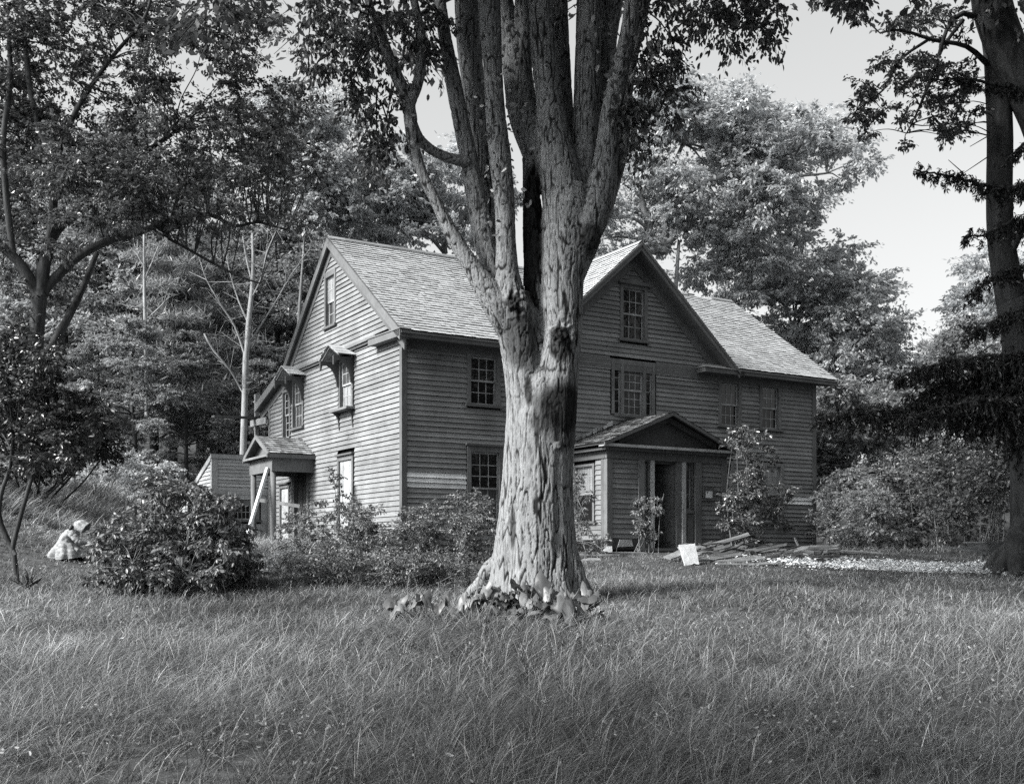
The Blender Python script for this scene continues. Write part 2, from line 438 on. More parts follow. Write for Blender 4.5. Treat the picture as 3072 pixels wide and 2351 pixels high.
def build_house():
    H = empty('farmhouse', tuple(C0), HRZ, 'old clapboard farmhouse with shingle roofs, front gable and open entry porch behind the great tree', 'house')
    FT, LT = FP(0), LP(0)
    LEN, ZF, ZW = 13.45, 4.75, 4.95
    EF, ER, EK, EB = (-.38, 5.08), (4.15, 8.30), (7.62, 5.45), (10.35, 4.60)      # left roof profile (t,z)
    mF = (ER[1]-EF[1])/(ER[0]-EF[0]); mB = (ER[1]-EK[1])/(EK[0]-ER[0]); mK = (EK[1]-EB[1])/(EB[0]-EK[0])
    def roof_z(t): return ER[1]-mF*(ER[0]-t) if t < ER[0] else (ER[1]-mB*(t-ER[0]) if t < EK[0] else EK[1]-mK*(t-EK[0]))
    SC_, GP, GS = 6.68, 8.08, .89                                                   # cross gable centre, peak, pitch
    def cross_z(s): return GP-GS*abs(s-SC_)
    # ---- solid core behind the boards (dark rooms)
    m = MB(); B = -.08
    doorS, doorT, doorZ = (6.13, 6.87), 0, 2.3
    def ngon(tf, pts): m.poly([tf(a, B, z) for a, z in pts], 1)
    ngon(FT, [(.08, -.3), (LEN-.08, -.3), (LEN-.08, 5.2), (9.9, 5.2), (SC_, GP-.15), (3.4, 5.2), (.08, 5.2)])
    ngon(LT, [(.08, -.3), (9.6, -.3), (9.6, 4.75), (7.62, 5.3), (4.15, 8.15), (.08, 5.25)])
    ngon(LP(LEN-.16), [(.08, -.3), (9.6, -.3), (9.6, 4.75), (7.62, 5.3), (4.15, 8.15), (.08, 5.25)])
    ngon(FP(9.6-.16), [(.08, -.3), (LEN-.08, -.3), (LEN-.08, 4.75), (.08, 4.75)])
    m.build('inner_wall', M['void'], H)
    # ---- boarded walls
    casings = dict(upL=(1.70, 2.62, 3.50, 4.76), loL=(1.68, 2.70, .62, 2.66), attic=(6.26, 7.16, 5.53, 7.06), trip=(5.94, 7.46, 3.54, 5.06),
                   a=(9.66, 10.5, 3.46, 4.76), b=(11.2, 12.04, 3.46, 4.76), c=(9.3, 10.22, .8, 2.56), d=(11.2, 12.14, .8, 2.56))
    holes = list(casings.values())+[(4.75, 8.4, -.2, 2.35)]
    fw = MB()
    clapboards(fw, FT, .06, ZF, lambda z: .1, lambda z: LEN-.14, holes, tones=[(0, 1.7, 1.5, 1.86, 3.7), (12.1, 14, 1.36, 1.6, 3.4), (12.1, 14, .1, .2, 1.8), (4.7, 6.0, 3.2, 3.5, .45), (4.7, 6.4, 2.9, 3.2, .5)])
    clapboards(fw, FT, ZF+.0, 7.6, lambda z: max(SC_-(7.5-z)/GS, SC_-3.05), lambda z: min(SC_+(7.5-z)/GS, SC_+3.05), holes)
    fw.build('front_wall', M['paint'], H)
    lw = MB(); lh = [(2.82, 3.92, 3.6, 5.2), (6.5, 7.5, 3.5, 5.2), (7.6, 8.4, 3.3, 4.86), (2.82, 3.98, .55, 2.62), (6.08, 7.4, -.2, 2.45), (7.7, 8.6, .2, 2.05)]
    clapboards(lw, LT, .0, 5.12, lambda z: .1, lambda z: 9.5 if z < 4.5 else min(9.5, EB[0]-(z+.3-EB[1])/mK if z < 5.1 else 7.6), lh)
    lw.build('side_wall', M['paint'], H)
    gw = MB(); JT = .09
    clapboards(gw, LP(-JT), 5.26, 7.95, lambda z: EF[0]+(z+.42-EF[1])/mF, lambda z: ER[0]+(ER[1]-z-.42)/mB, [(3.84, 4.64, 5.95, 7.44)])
    for z, o, h, t in ((5.2, JT+.035, .07, .8), (5.14, JT-.01, .06, .5)): gw.box(1.3, 7.55, -.02, o, z, z+h, t, LT)
    gw.build('gable_wall', M['paint'], H)
    bw = MB(); bw.box(LEN, LEN+.02, .08, 9.6, -.3, 4.8); bw.build('rear_wall', M['paint'], H)
    # ---- corner boards, friezes
    def corner(x0, x1, y0, y1, z0, z1, t=1.0):
        c = MB(); c.box(x0, x1, y0, y1, z0, z1, t); return c.build('corner_board', M['trim'], H)
    corner(-.03, .10, -.035, .10, -.2, ZW, .8); corner(LEN-.14, LEN+.02, -.035, .12, -.2, ZW, .85); corner(-.032, .09, 9.48, 9.62, -.2, 4.6)
    fz = MB(); fz.box(.1, LEN-.14, -.03, .02, ZF, ZW+.1, .85); fz.box(-.03, .02, .1, 1.3, 4.9, 5.16, .9); fz.build('frieze_board', M['trim'], H)
    # ---- main roof
    e = np.array([1., 0, 0]); S0, S1 = -.22, 14.0
    deck = MB()
    prof = [(EF[0]+.02, EF[1]-.03), ER, EK, EB, (EB[0], EB[1]-.1), (EK[0], EK[1]-.13), (ER[0], ER[1]-.14), (EF[0]+.02, EF[1]-.13)]
    def cut(s0, s1, pr): deck.prism(pr, lambda t, z: (s0, t, z-.012), lambda t, z: (s1, t, z-.012), .5)
    back = [(ER[0]-.05, ER[1]-.05), ER, EK, EB, (EB[0], EB[1]-.1), (EK[0], EK[1]-.13), (ER[0]-.05, ER[1]-.16)]
    cut(S0+.03, 3.2, prof); cut(10.16, S1-.03, prof); cut(3.2, 10.16, back)
    # front slope between the gables, above the valley
    for k in range(28):
        s0 = 3.2+k*.249; s1 = s0+.249; sm = (s0+s1)/2; tv = EF[0]+(cross_z(sm)-EF[1])/mF-.25
        tv = min(max(tv, EF[0]), ER[0]-.1); cut(s0, s1, [(tv, roof_z(tv)), ER, (ER[0], ER[1]-.12), (tv, roof_z(tv)-.12)])
    deck.build('roof_deck', M['darktrim'], H)
    sh = MB(); bF = np.array([0, ER[0]-EF[0], ER[1]-EF[1]]); lF = np.linalg.norm(bF); bF /= lF
    keepF = lambda s, t, z: not (3.25 < s < 10.11) or roof_z(t) > cross_z(s)-.02
    shingles(sh, (S0, *EF), e, bF, S1-S0, lF+.02, keepF)
    bB = np.array([0, ER[0]-EK[0], ER[1]-EK[1]]); lB = np.linalg.norm(bB); bB /= lB
    shingles(sh, (S0, *EK), e, bB, S1-S0, lB, None, .2, wr=(.5, .9))
    bK = np.array([0, EK[0]-EB[0], EK[1]-EB[1]]); lK = np.linalg.norm(bK); bK /= lK
    shingles(sh, (S0, *EB), e, bK, S1-S0, lK, None, .2, wr=(.5, .9))
    for sd in (-1, 1):                                       # ridge boards with worn ends
        x = S0
        while x < S1-.05:
            w = min(random.uniform(.25, .6), S1-x)
            if random.random() > .12 or x < .5: sh.bar((x, ER[0], ER[1]+.045), (x+w-.004, ER[0], ER[1]+.045), (0, sd*.11, -.085), (0, 0, .014), random.uniform(.5, .85))
            x += w
    sh.build('main_roof', M['shingle'], H)
    # ---- front gable roof
    cs = MB(); bS = np.array([1/math.hypot(1, GS), 0, GS/math.hypot(1, GS)]); half = (GP-5.03)/GS; T0 = -.4
    lS = half*math.hypot(1, GS); y = np.array([0, 1., 0])
    keepC = lambda s, t, z: roof_z(t) < cross_z(s)+.04 or t < 0
    shingles(cs, (SC_-half, T0, 5.03), y, bS, 4.5, lS, keepC); shingles(cs, (SC_+half, T0, 5.03), y, bS*np.array([-1, 1, 1]), 4.5, lS, keepC)
    for sd in (-1, 1): cs.bar((SC_, T0, GP+.04), (SC_, 3.9, GP+.04), (sd*.1, 0, -.088), (0, 0, .015), .75)
    cs.build('front_gable_roof', M['shingle'], H)
    gd = MB()
    for sd in (-1, 1):
        for k in range(16):
            u0, u1 = half*k/16, half*(k+1)/16; s0, s1 = SC_+sd*u0, SC_+sd*u1; za, zb = GP-GS*u0, GP-GS*u1
            ta = min(EF[0]+(za-EF[1])/mF, EF[0]+(zb-EF[1])/mF); ta = max(ta, .02)
            gd.hexa([(s0, T0+.03, za-.13), (s1, T0+.03, zb-.13), (s1, ta, zb-.13), (s0, ta, za-.13)], [(s0, T0+.03, za-.012), (s1, T0+.03, zb-.012), (s1, ta, zb-.012), (s0, ta, za-.012)], .6)
    gd.build('front_gable_deck', M['darktrim'], H)
    rk = MB(); ln = math.hypot(1, GS)
    for sd in (-1, 1):
        def q(u, dz, t): return (SC_+sd*u, t, GP-GS*u+dz)
        rk.bar(q(0, -.21, T0), q(half, -.21, T0), (0, .045, 0), (0, 0, .19), .95)                # rake board
        rk.bar(q(0, -.09, T0-.03), q(half, -.09, T0-.03), (0, .03, 0), (0, 0, .075), .85)
        rk.bar(q(0, -.24, T0+.045), q(half-.1, -.24, T0+.045), (0, .35, 0), (0, 0, .03), .7)      # soffit
        rk.bar(q(0, -.34, -.09), q(half-.25, -.34, -.09), (0, .07, 0), (0, 0, .1), .8)             # moulding
        rk.bar(q(0, -.58, -.045), q(half-.5, -.58, -.045), (0, .04, 0), (0, 0, .26), .9)           # frieze on the wall
    rk.build('front_gable_rake', M['trim'], H)
    # ---- left gable rakes
    rl = MB(); X = S0-.03
    for (p, q_) in ((EF, ER), (ER, EK), (EK, EB)):
        P = lambda a, x, dz: (x, a[0], a[1]+dz)
        rl.bar(P(p, X, -.24), P(q_, X, -.24), (.04, 0, 0), (0, 0, .235), 1.05)
        rl.bar(P(p, X+.04, -.2), P(q_, X+.04, -.2), (.22, 0, 0), (0, 0, .025), .7)
        rl.bar(P(p, -.13 if p != EK else -.04, -.46), P(q_, -.13 if p != EK else -.04, -.46), (.05, 0, 0), (0, 0, .25), .85)
    rl.bar((S0-.03, EF[0]-.02, 4.93), (S0-.03, 1.42, 4.98), (.3, 0, 0), (0, 0, .16), 1.0)          # cornice return
    rl.bar((S0-.05, EF[0]-.04, 5.09), (S0-.05, 1.46, 5.14), (.3, 0, 0), (0, 0, .03), 1.1)
    rl.build('side_rake', M['trim'], H)
    # ---- front cornice
    cn = MB()
    for (a, b) in ((S0, 3.3), (10.05, S1-.05)):
        cn.box(a, b, -.40, -.36, 4.91, 5.055, .75); cn.box(a, b, -.36, .0, 4.93, 4.955, .6)
        cn.box(a, b, -.42, -.40, 5.0, 5.055, .85); cn.build('cornice', M['trim'], H); cn = MB()
    cn.box(S0, 14.0, 10.3, 10.34, 4.45, 4.6, .7)
    cn.build('cornice', M['trim'], H)
    for (a, b, w) in ((8.85, 10.3, 1), (3.1, 4.5, -1)):
        rt = MB(); rt.box(a, b, -.4, 0, 4.9, 5.03, .75)
        rt.hexa([(a-.03, -.43, 5.03), (b, -.43, 5.03), (b, 0, 5.03), (a-.03, 0, 5.03)], [(a+.18, -.05, 5.2), (b-.02, -.05, 5.2), (b-.02, 0, 5.2), (a+.18, 0, 5.2)], 1.2)
        rt.build('cornice_return', M['trim'], H)
    # ---- front windows
    window(H, FT, 1.80, 2.52, 3.56, 4.72, .1, head=.05)
    window(H, FT, 1.80, 2.60, .66, 2.42, .1, rows=3, cols=3, head=.14, cap='flat', lower='glassblind')
    window(H, FT, 6.36, 7.06, 5.60, 6.94, .1, head=.1, cap='peak', rows=2)
    window(H, FT, 9.76, 10.40, 3.53, 4.72, .1, head=.05, upper='glassblind'); window(H, FT, 11.3, 11.94, 3.53, 4.72, .1, head=.05, upper='glassblind')
    window(H, FT, 9.40, 10.12, .86, 2.46, .1, rows=3, upper='glassblind'); window(H, FT, 11.3, 12.04, .86, 2.46, .1, rows=3, upper='glasspale', lower='glassblind')
    window(H, FT, 6.38, 7.02, 3.60, 4.92, .07, head=.12, rows=3, upper='glassblind', lower='glassblind')
    window(H, FT, 6.07, 6.29, 3.60, 4.92, .08, cols=1, rows=4, head=.12, double=False, sill=False, name='side_light'); window(H, FT, 7.11, 7.33, 3.60, 4.92, .08, cols=1, rows=4, head=.12, double=False, sill=False, name='side_light')
    # ---- left windows
    window(H, LP(-JT), 3.94, 4.54, 6.0, 7.32, .1, cols=2, rows=2, head=.14, upper='glasspale', lower='glassblind')
    def hooded(c, z0, z1, sillw, up, lo):
        window(H, LT, c-.38, c+.38, z0, z1, .09, cols=3, rows=2, head=.05, upper=up, lower=lo, sillout=.1 if not sillw else .05)
        hd = MB(); D, za, ze, hwid = .52, 5.3, 5.0, .64
        for sd in (-1, 1):
            n = 3
            for k in range(n):
                f0, f1 = k/n, (k+1)/n
                p0 = (c+sd*hwid*f0, za+(ze-za)*f0); p1 = (c+sd*(hwid*f1+.05), za+(ze-za)*f1-.012)
                l = .02
                hd.hexa([(-D, p0[0], p0[1]), (-D+random.uniform(-.02, .02), p1[0], p1[1]), (-.02, p1[0], p1[1]), (-.02, p0[0], p0[1])],
                        [(-D, p0[0], p0[1]+l), (-D, p1[0], p1[1]+l), (-.02, p1[0], p1[1]+l), (-.02, p0[0], p0[1]+l)], random.uniform(.8, 1.25))
            hd.bar((-D+.05, c, za-.05), (-D+.05, c+sd*hwid*.95, ze-.04), (.05, 0, 0), (0, 0, .05), .5)
        hd.build('window_hood', M['pale'], H)
        for sd in (-1, 1):
            b = MB(); y0 = c+sd*.46
            pr = [(0.0, 4.1), (.05, 4.16), (.02, 4.27), (.10, 4.36)]+[(.10+.36*(1-math.cos(x)), 4.36+.52*math.sin(x)) for x in (R(15), R(35), R(55), R(75))]
            pr += [(.5, 4.84), (.53, 4.72), (.56, 4.74), (.56, 4.96), (0, 4.96)]
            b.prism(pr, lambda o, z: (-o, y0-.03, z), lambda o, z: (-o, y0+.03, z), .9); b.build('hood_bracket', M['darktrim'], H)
        if sillw:
            s = MB(); s.box(c-.6, c+.6, 0, .26, z0-.1, z0-.04, 1.1, LT); s.build('sill_shelf', M['trim'], H)
            for sd in (-1, 1):
                b = MB(); y0 = c+sd*.46
                pr = [(0, z0-.55), (.03, z0-.56), (.05, z0-.42)]+[(.05+.17*(1-math.cos(x)), z0-.4+.28*math.sin(x)) for x in (R(25), R(50), R(80))]+[(.22, z0-.1), (0, z0-.1)]
                b.prism(pr, lambda o, z: (-o, y0-.025, z), lambda o, z: (-o, y0+.025, z), .9); b.build('sill_bracket', M['darktrim'], H)
    hooded(3.37, 3.74, 4.95, True, 'glassblind', 'glasspale'); hooded(7.0, 3.58, 4.95, False, 'glassblind', 'glassblind')
    window(H, LT, 7.72, 8.24, 3.38, 4.72, .08, cols=2, rows=3, head=.08, sill=False)
    w = window(H, LT, 2.98, 3.84, .6, 2.38, .1, head=.12, cap='flat', sashes=False, label='window closed with pale vertical boards')
    bd = MB()
    for k in range(4): bd.box(2.98+k*.215, 2.98+k*.215+.21, -.03+k % 2*.004, -.01+k % 2*.004, .6, 2.38, random.uniform(.8, 1.05), LT)
    bd.build('board_panel', M['pale'], w)
    w = window(H, LT, 7.8, 8.5, .3, 1.9, .1, head=.1, cap='flat', sashes=False); bd = MB(); bd.box(7.8, 8.5, -.03, -.01, .3, 1.9, .95, LT); bd.build('board_panel', M['pale'], w)
    # ---- side porch over the left door
    df = MB(); df.box(6.05, 6.2, -.05, .06, 0, 2.4, .9, LT); df.box(7.22, 7.4, -.05, .06, 0, 2.4, .9, LT); df.box(6.2, 7.22, -.05, .05, 2.3, 2.4, .8, LT)
    dfo = df.build('door_frame', M['trim'], H)
    dp = MB(); dp.box(6.2, 7.22, -.07, -.05, 0, 2.3, .5, LT); dp.box(6.3, 6.65, -.05, -.035, .2, 1.0, .55, LT); dp.box(6.3, 6.65, -.05, -.035, 1.15, 2.15, .55, LT); dp.box(6.77, 7.12, -.05, -.035, .2, 1.0, .55, LT); dp.box(6.77, 7.12, -.05, -.035, 1.15, 2.15, .55, LT)
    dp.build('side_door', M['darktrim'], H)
    PR = MB(); pc, ph, ze, zr, sx = 6.7, 1.1, 2.68, 3.23, -1.34
    for sd in (-1, 1):
        b = np.array([0, -sd*ph, zr-ze]); l = np.linalg.norm(b)
        shingles(PR, (sx, pc+sd*ph, ze), (1, 0, 0), b/l, -sx, l, None, .16, tone=(.6, 1.6), rag=.015)
        PR.bar((sx+.02, pc, zr-.05), (sx+.02, pc+sd*ph, ze-.05), (-sx-.02, 0, 0), (0, 0, .04), .5)
    PR.build('side_porch_roof', M['oldshingle'], H)
    pg = MB()
    for sd in (-1, 1): pg.bar((sx-.03, pc, zr-.09), (sx-.03, pc+sd*(ph+.03), ze-.1), (.05, 0, 0), (0, 0, .12), 1.1)
    pg.poly([(sx+.22, pc-ph+.1, ze-.02), (sx+.22, pc+ph-.1, ze-.02), (sx+.22, pc, zr-.08)], 1.0)
    pg.box(sx-.05, -.01, pc-ph-.03, pc-ph+.05, ze-.12, ze-.02, .8); pg.box(sx-.05, sx+.04, pc-ph, pc+ph, ze-.09, ze-.03, 1.3); pg.box(sx-.05, -.01, pc+ph-.05, pc+ph+.03, ze-.12, ze-.02, .8)
    pg.box(sx+.12, sx+.26, pc-ph+.1, pc+ph-.1, ze-.48, ze-.1, 1.0); pg.box(sx+.26, -.02, pc-ph+.1, pc-ph+.22, ze-.48, ze-.1, .9); pg.box(sx+.26, -.02, pc+ph-.22, pc+ph-.1, ze-.48, ze-.1, .9)
    pg.box(sx+.26, -.02, pc-ph+.22, pc+ph-.22, ze-.14, ze-.1, .6)
    pg.build('side_porch_beam', M['trim'], H)
    for t in (5.82, 7.55):
        G = Geo(); tube(G, [(sx+.2, t, -.35), (sx+.2, t+.01, .8), (sx+.19, t, 2.2)], [.085, .08, .078], 10); G.build('side_porch_post', M['trim'], H, True)
    # ---- entry porch
    T1, A0, A1 = -1.6, 4.70, 8.44; PF = FP(T1)
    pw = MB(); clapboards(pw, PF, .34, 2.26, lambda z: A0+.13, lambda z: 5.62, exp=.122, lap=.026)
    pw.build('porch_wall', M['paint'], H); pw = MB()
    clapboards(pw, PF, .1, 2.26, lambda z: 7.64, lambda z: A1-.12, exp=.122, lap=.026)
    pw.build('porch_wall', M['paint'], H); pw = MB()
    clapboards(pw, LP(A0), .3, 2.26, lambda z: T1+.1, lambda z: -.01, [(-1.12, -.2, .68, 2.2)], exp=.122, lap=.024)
    pw.build('porch_wall', M['paint'], H)
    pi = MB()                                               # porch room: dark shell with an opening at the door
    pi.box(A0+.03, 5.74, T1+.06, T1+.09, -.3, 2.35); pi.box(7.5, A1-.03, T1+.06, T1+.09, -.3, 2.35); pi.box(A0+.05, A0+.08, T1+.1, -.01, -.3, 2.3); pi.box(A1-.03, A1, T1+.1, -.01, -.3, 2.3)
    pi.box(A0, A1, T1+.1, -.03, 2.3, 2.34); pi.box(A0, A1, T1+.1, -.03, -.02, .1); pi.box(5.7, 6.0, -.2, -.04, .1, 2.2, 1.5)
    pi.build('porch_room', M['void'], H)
    pcb = MB(); pcb.box(A0-.03, A0+.13, T1-.035, T1+.12, -.1, 2.3, 1.0); pcb.box(A0-.035, A0-.005, T1+.12, T1+.22, -.1, 2.3, .8); pcb.build('corner_board', M['trim'], H)
    pcb = MB(); pcb.box(A1-.12, A1+.03, T1-.035, T1+.12, -.1, 2.3, 1.0); pcb.build('corner_board', M['trim'], H)
    en = MB(); en.box(A0-.05, A1+.05, T1-.05, T1+.03, 2.27, 2.52, .9); en.box(A0-.06, A0+.0, T1+.03, 0, 2.27, 2.52, .6); en.box(A1, A1+.06, T1+.03, 0, 2.27, 2.52, .6)
    en.box(A0-.2, A1+.2, T1-.2, T1-.05, 2.46, 2.53, .7); en.box(A0-.2, A0-.05, T1-.05, 0, 2.46, 2.53, .6)
    en.build('porch_frieze', M['trim'], H)
    cp = MB(); cp.box(A0-.29, A1+.14, T1-.31, T1-.05, 2.535, 2.60, 1.0); cp.build('porch_cornice', M['pale'], H)
    pc2, hp, zr2, ze2 = 6.5, 2.1, 3.47, 2.62
    pr = MB()
    for sd in (-1, 1):
        b = np.array([-sd*hp, 0, zr2-ze2]); l = np.linalg.norm(b)
        shingles(pr, (pc2+sd*hp, T1-.32, ze2), (0, 1, 0), b/l, 1.92, l, None, .13, tone=(.6, 1.5), rag=.01)
    for k in range(9):                                      # torn flashing where the roof meets the wall
        f = random.uniform(.1, .9); u = .5+k*.17; u = min(u, 1.98)
        pr.bar((pc2-u, -.06, zr2-(zr2-ze2)*u/hp+.03), (pc2-u-random.uniform(.1, .16), -.06, zr2-(zr2-ze2)*(u+.13)/hp+.03), (0, .05, 0), (0, 0, random.uniform(.05, .13)), random.uniform(1.4, 2.6))
    pr.build('porch_roof', M['oldshingle'], H)
    pk = MB()
    for sd in (-1, 1):
        pk.bar((pc2, T1-.32, zr2-.085), (pc2+sd*hp, T1-.32, ze2-.085), (0, .05, 0), (0, 0, .08), 1.25)
        pk.bar((pc2, T1-.28, zr2-.05), (pc2+sd*hp, T1-.28, ze2-.05), (0, 1.86, 0), (0, 0, .03), .5)
        pk.bar((pc2, T1-.14, zr2-.24), (pc2+sd*(hp-.55), T1-.14, ze2+.0), (0, .1, 0), (0, 0, .14), .6)
    pk.poly([(pc2-hp+.3, T1-.02, 2.6), (pc2+hp-.3, T1-.02, 2.6), (pc2, T1-.02, zr2-.1)], .75)
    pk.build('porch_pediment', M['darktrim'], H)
    dr = MB()
    for (a, b) in ((5.62, 5.80), (6.02, 6.13), (6.87, 7.03), (7.03, 7.14), (7.44, 7.64)): dr.box(a, b, T1+.01 if a == 6.87 else T1-.05 if b-a > .15 else T1-.03, T1+.12, .06, 2.27, 3.2 if a in (6.02, 7.03) else random.uniform(1.1, 1.4))
    dr.box(5.55, 7.5, T1-.12, T1+.1, .02, .095, 1.1); dr.box(5.62, 7.64, T1+.09, T1+.12, 2.2, 2.3, .6)
    dr.box(7.14, 7.44, T1-.02, T1+.05, .98, 1.06, 1.1); dr.box(7.14, 7.44, T1+.0, T1+.05, .1, .98, .8); dr.box(7.2, 7.38, T1-.015, T1, .2, .86, .9); dr.box(5.80, 6.02, T1+.0, T1+.05, .1, .98, .8)
    dr.build('entry_frame', M['trim'], H)
    for (a, b) in ((5.80, 6.02), (7.14, 7.44)): window(H, FP(T1+.06), a+.03, b-.06, 1.06, 2.24, .03, cols=1, rows=3, head=.03, double=False, sill=False, name='side_light', upper='glassblind')
    d = MB(); ca, sa = math.cos(R(80)), math.sin(R(80))
    def dtf(a, o, z): return (6.87-a*ca-o*sa, T1+.1+a*sa-o*ca, z)
    d.box(0, .72, 0, .045, .1, 2.2, 1, dtf)
    for (x0, x1) in ((.1, .33), (.4, .63)):
        for (z0, z1) in ((.25, .95), (1.1, 2.0)): d.box(x0, x1, .045, .06, z0, z1, 1.1, dtf)
    do = d.build('entry_door', M['trim'], H)
    kb = MB(); kb.box(.62, .67, .045, .1, 1.05, 1.1, 1, dtf); kb.build('handle', M['iron'], do)
    window(H, LP(A0), -1.02, -.3, .76, 2.12, .08, cols=3, rows=3, head=.06, upper='glasspale', lower='glassblind')
    # ---- stone footing under the porch and the front wall
    st = MB()
    def stones(s0, s1, t, z0, z1):
        x = s0
        while x < s1:
            w = random.uniform(.25, .6); zt = z1-random.uniform(0, .04); o = random.uniform(0, .05)
            st.hexa([(x, t-o, z0), (x+w-.02, t-o, z0), (x+w-.02, t+.2, z0), (x, t+.2, z0)], [(x+.02, t-o+.02, zt), (x+w-.05, t-o+.02, zt-.02), (x+w-.04, t+.2, zt), (x+.02, t+.2, zt)], random.uniform(.5, 1.0)); x += w
    for a_ in ((A0, A1, T1+.03, -.3, .02), (.05, A0, .0, -.4, .05), (A1, LEN, .0, -.4, .05)):
        st = MB(); stones(*a_); st.build('stone_footing', M['stone'], H)
    sk = MB(); sk.box(A0+.13, 5.62, T1-.02, T1+.05, .06, .34, .7); sk.build('sill_beam', M['darktrim'], H)
    wash = MB(); wash.hexa([(4.98, T1-.05, .12), (5.45, T1-.05, .14), (5.45, T1-.02, .14), (4.98, T1-.02, .12)], [(5.05, T1-.04, .3), (5.4, T1-.04, .31), (5.4, T1-.02, .31), (5.05, T1-.02, .3)], 1.6); wash.build('exposed_stone', M['stone'], H)
    return H
HOUSE = build_house()

def house_obj(name, mb, mat, label, cat, group=None):
    o = mb.build(name, mat); o.location = tuple(C0); o.rotation_euler = (0, 0, HRZ); return tag(o, label, cat, group)

# notice on the porch wall
nt = empty('notice_board', tuple(C0), HRZ, 'small wooden notice board with white paper nailed beside the porch door', 'notice')
b = MB(); b.box(7.68, 8.03, -1.67, -1.645, 1.33, 1.58, .9); b.box(7.68, 8.03, -1.675, -1.645, 1.58, 1.66, .8); b.box(7.66, 8.05, -1.69, -1.64, 1.315, 1.345, .9); b.build('backing_board', M['trim'], nt)
b = MB(); b.poly([(7.74, -1.682, 1.38), (7.97, -1.682, 1.385), (7.97, -1.682, 1.56), (7.74, -1.682, 1.555)]); b.build('paper', M['paper'], nt)
b = MB(); b.poly([(7.775, -1.684, 1.505), (7.82, -1.684, 1.51), (7.825, -1.684, 1.54), (7.78, -1.684, 1.54)], .5); b.build('stamp', M['trim'], nt)

# ---- shed wing behind the side porch
def build_shed():
    S = empty('shed', tuple(C0), HRZ, 'small lean-to shed with clapboard gable and low barred window behind the side porch', 'shed')
    s0, t0, zt, tb, zb = -1.74, 9.7, 2.92, 13.2, 1.62
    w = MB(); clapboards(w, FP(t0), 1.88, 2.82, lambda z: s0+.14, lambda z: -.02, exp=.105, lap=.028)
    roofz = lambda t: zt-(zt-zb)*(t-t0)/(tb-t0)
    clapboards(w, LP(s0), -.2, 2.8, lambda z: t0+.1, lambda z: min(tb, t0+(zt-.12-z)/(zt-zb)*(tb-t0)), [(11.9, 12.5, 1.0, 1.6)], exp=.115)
    w.build('clapboard_wall', M['shedwood'], S)
    c = MB(); c.poly([(s0+.06, t0+.04, -.4), (.0, t0+.04, -.4), (0, t0+.04, 2.8), (s0+.06, t0+.04, 2.8)]); c.poly([(s0+.06, t0, -.4), (s0+.06, tb, -.4), (s0+.06, tb, zb-.1), (s0+.06, t0, 2.8)]); c.build('inner_wall', M['void'], S)
    b = MB(); x = s0+.14
    while x < -.02:
        ww = min(.17, -.02-x)
        for (z0, z1) in ((-.3, 1.76),):
            if x+ww > -1.28 and x < -.28: b.box(x, x+ww-.008, t0-.012, t0+.02, -.3, .86, random.uniform(.85, 1.1)); b.box(x, x+ww-.008, t0-.012, t0+.02, 1.6, z1, random.uniform(.85, 1.1))
            else: b.box(x, x+ww-.008, t0-.012, t0+.02, z0, z1, random.uniform(.85, 1.1))
        x += ww
    b.build('board_wall', M['shedwood'], S)
    tr = MB(); tr.box(s0-.03, s0+.15, t0-.04, t0+.1, -.3, 2.82, .95); tr.box(s0+.15, 0, t0-.035, t0+.02, 1.75, 1.89, 1.0); tr.box(s0-.06, 0, t0-.08, t0+.05, 2.82, 2.95, .9)
    tr.bar((s0-.06, t0, zt-.16), (s0-.06, tb, zb-.16), (.05, 0, 0), (0, 0, .17), .9); tr.build('trim_board', M['shedtrim'], S)
    r = MB(); bb = np.array([0, t0-.1-tb, zt+.04-zb]); l = np.linalg.norm(bb); shingles(r, (s0-.08, tb, zb), (1, 0, 0), bb/l, 1.9, l, None, .16); r.build('roof', M['oldshingle'], S)
    window(S, FP(t0), -1.12, -.42, .98, 1.46, .12, cols=5, rows=2, head=.12, double=False)
    window(S, LP(s0), 12.0, 12.4, 1.1, 1.5, .07, cols=2, rows=1, head=.05, double=False)
build_shed()

# ---- scaffold at the back corner, pole leaning on the side porch
sf = empty('scaffold', tuple(C0), HRZ, 'rough wooden scaffold post with planks at the rear corner of the house', 'scaffold')
b = MB(); b.beam((-.05, 10.75, -.3), (-.05, 10.72, 5.0), .12, .1, .9); b.build('post', M['plank'], sf)
b = MB(); b.beam((-.12, 9.55, 4.05), (-.12, 11.1, 4.1), .05, .2, 1.0); b.build('rail', M['plank'], sf)
b = MB(); b.beam((-1.5, 10.5, 4.18), (.4, 10.7, 4.26), .25, .06, .35); b.build('plank', M['plank'], sf)
b = MB(); b.beam((-2.12, 5.55, -.1), (-1.27, 5.92, 2.3), .09, .07, 2.6); house_obj('leaning_pole', b, M['plank'], 'pale squared pole leaning against the side porch beam', 'pole')
b = MB(); b.beam((-.95, 7.9, 1.52), (-.1, 6.6, 1.3), .03, .1, .7); house_obj('loose_board', b, M['plank'], 'loose board nailed across behind the side porch posts', 'board')

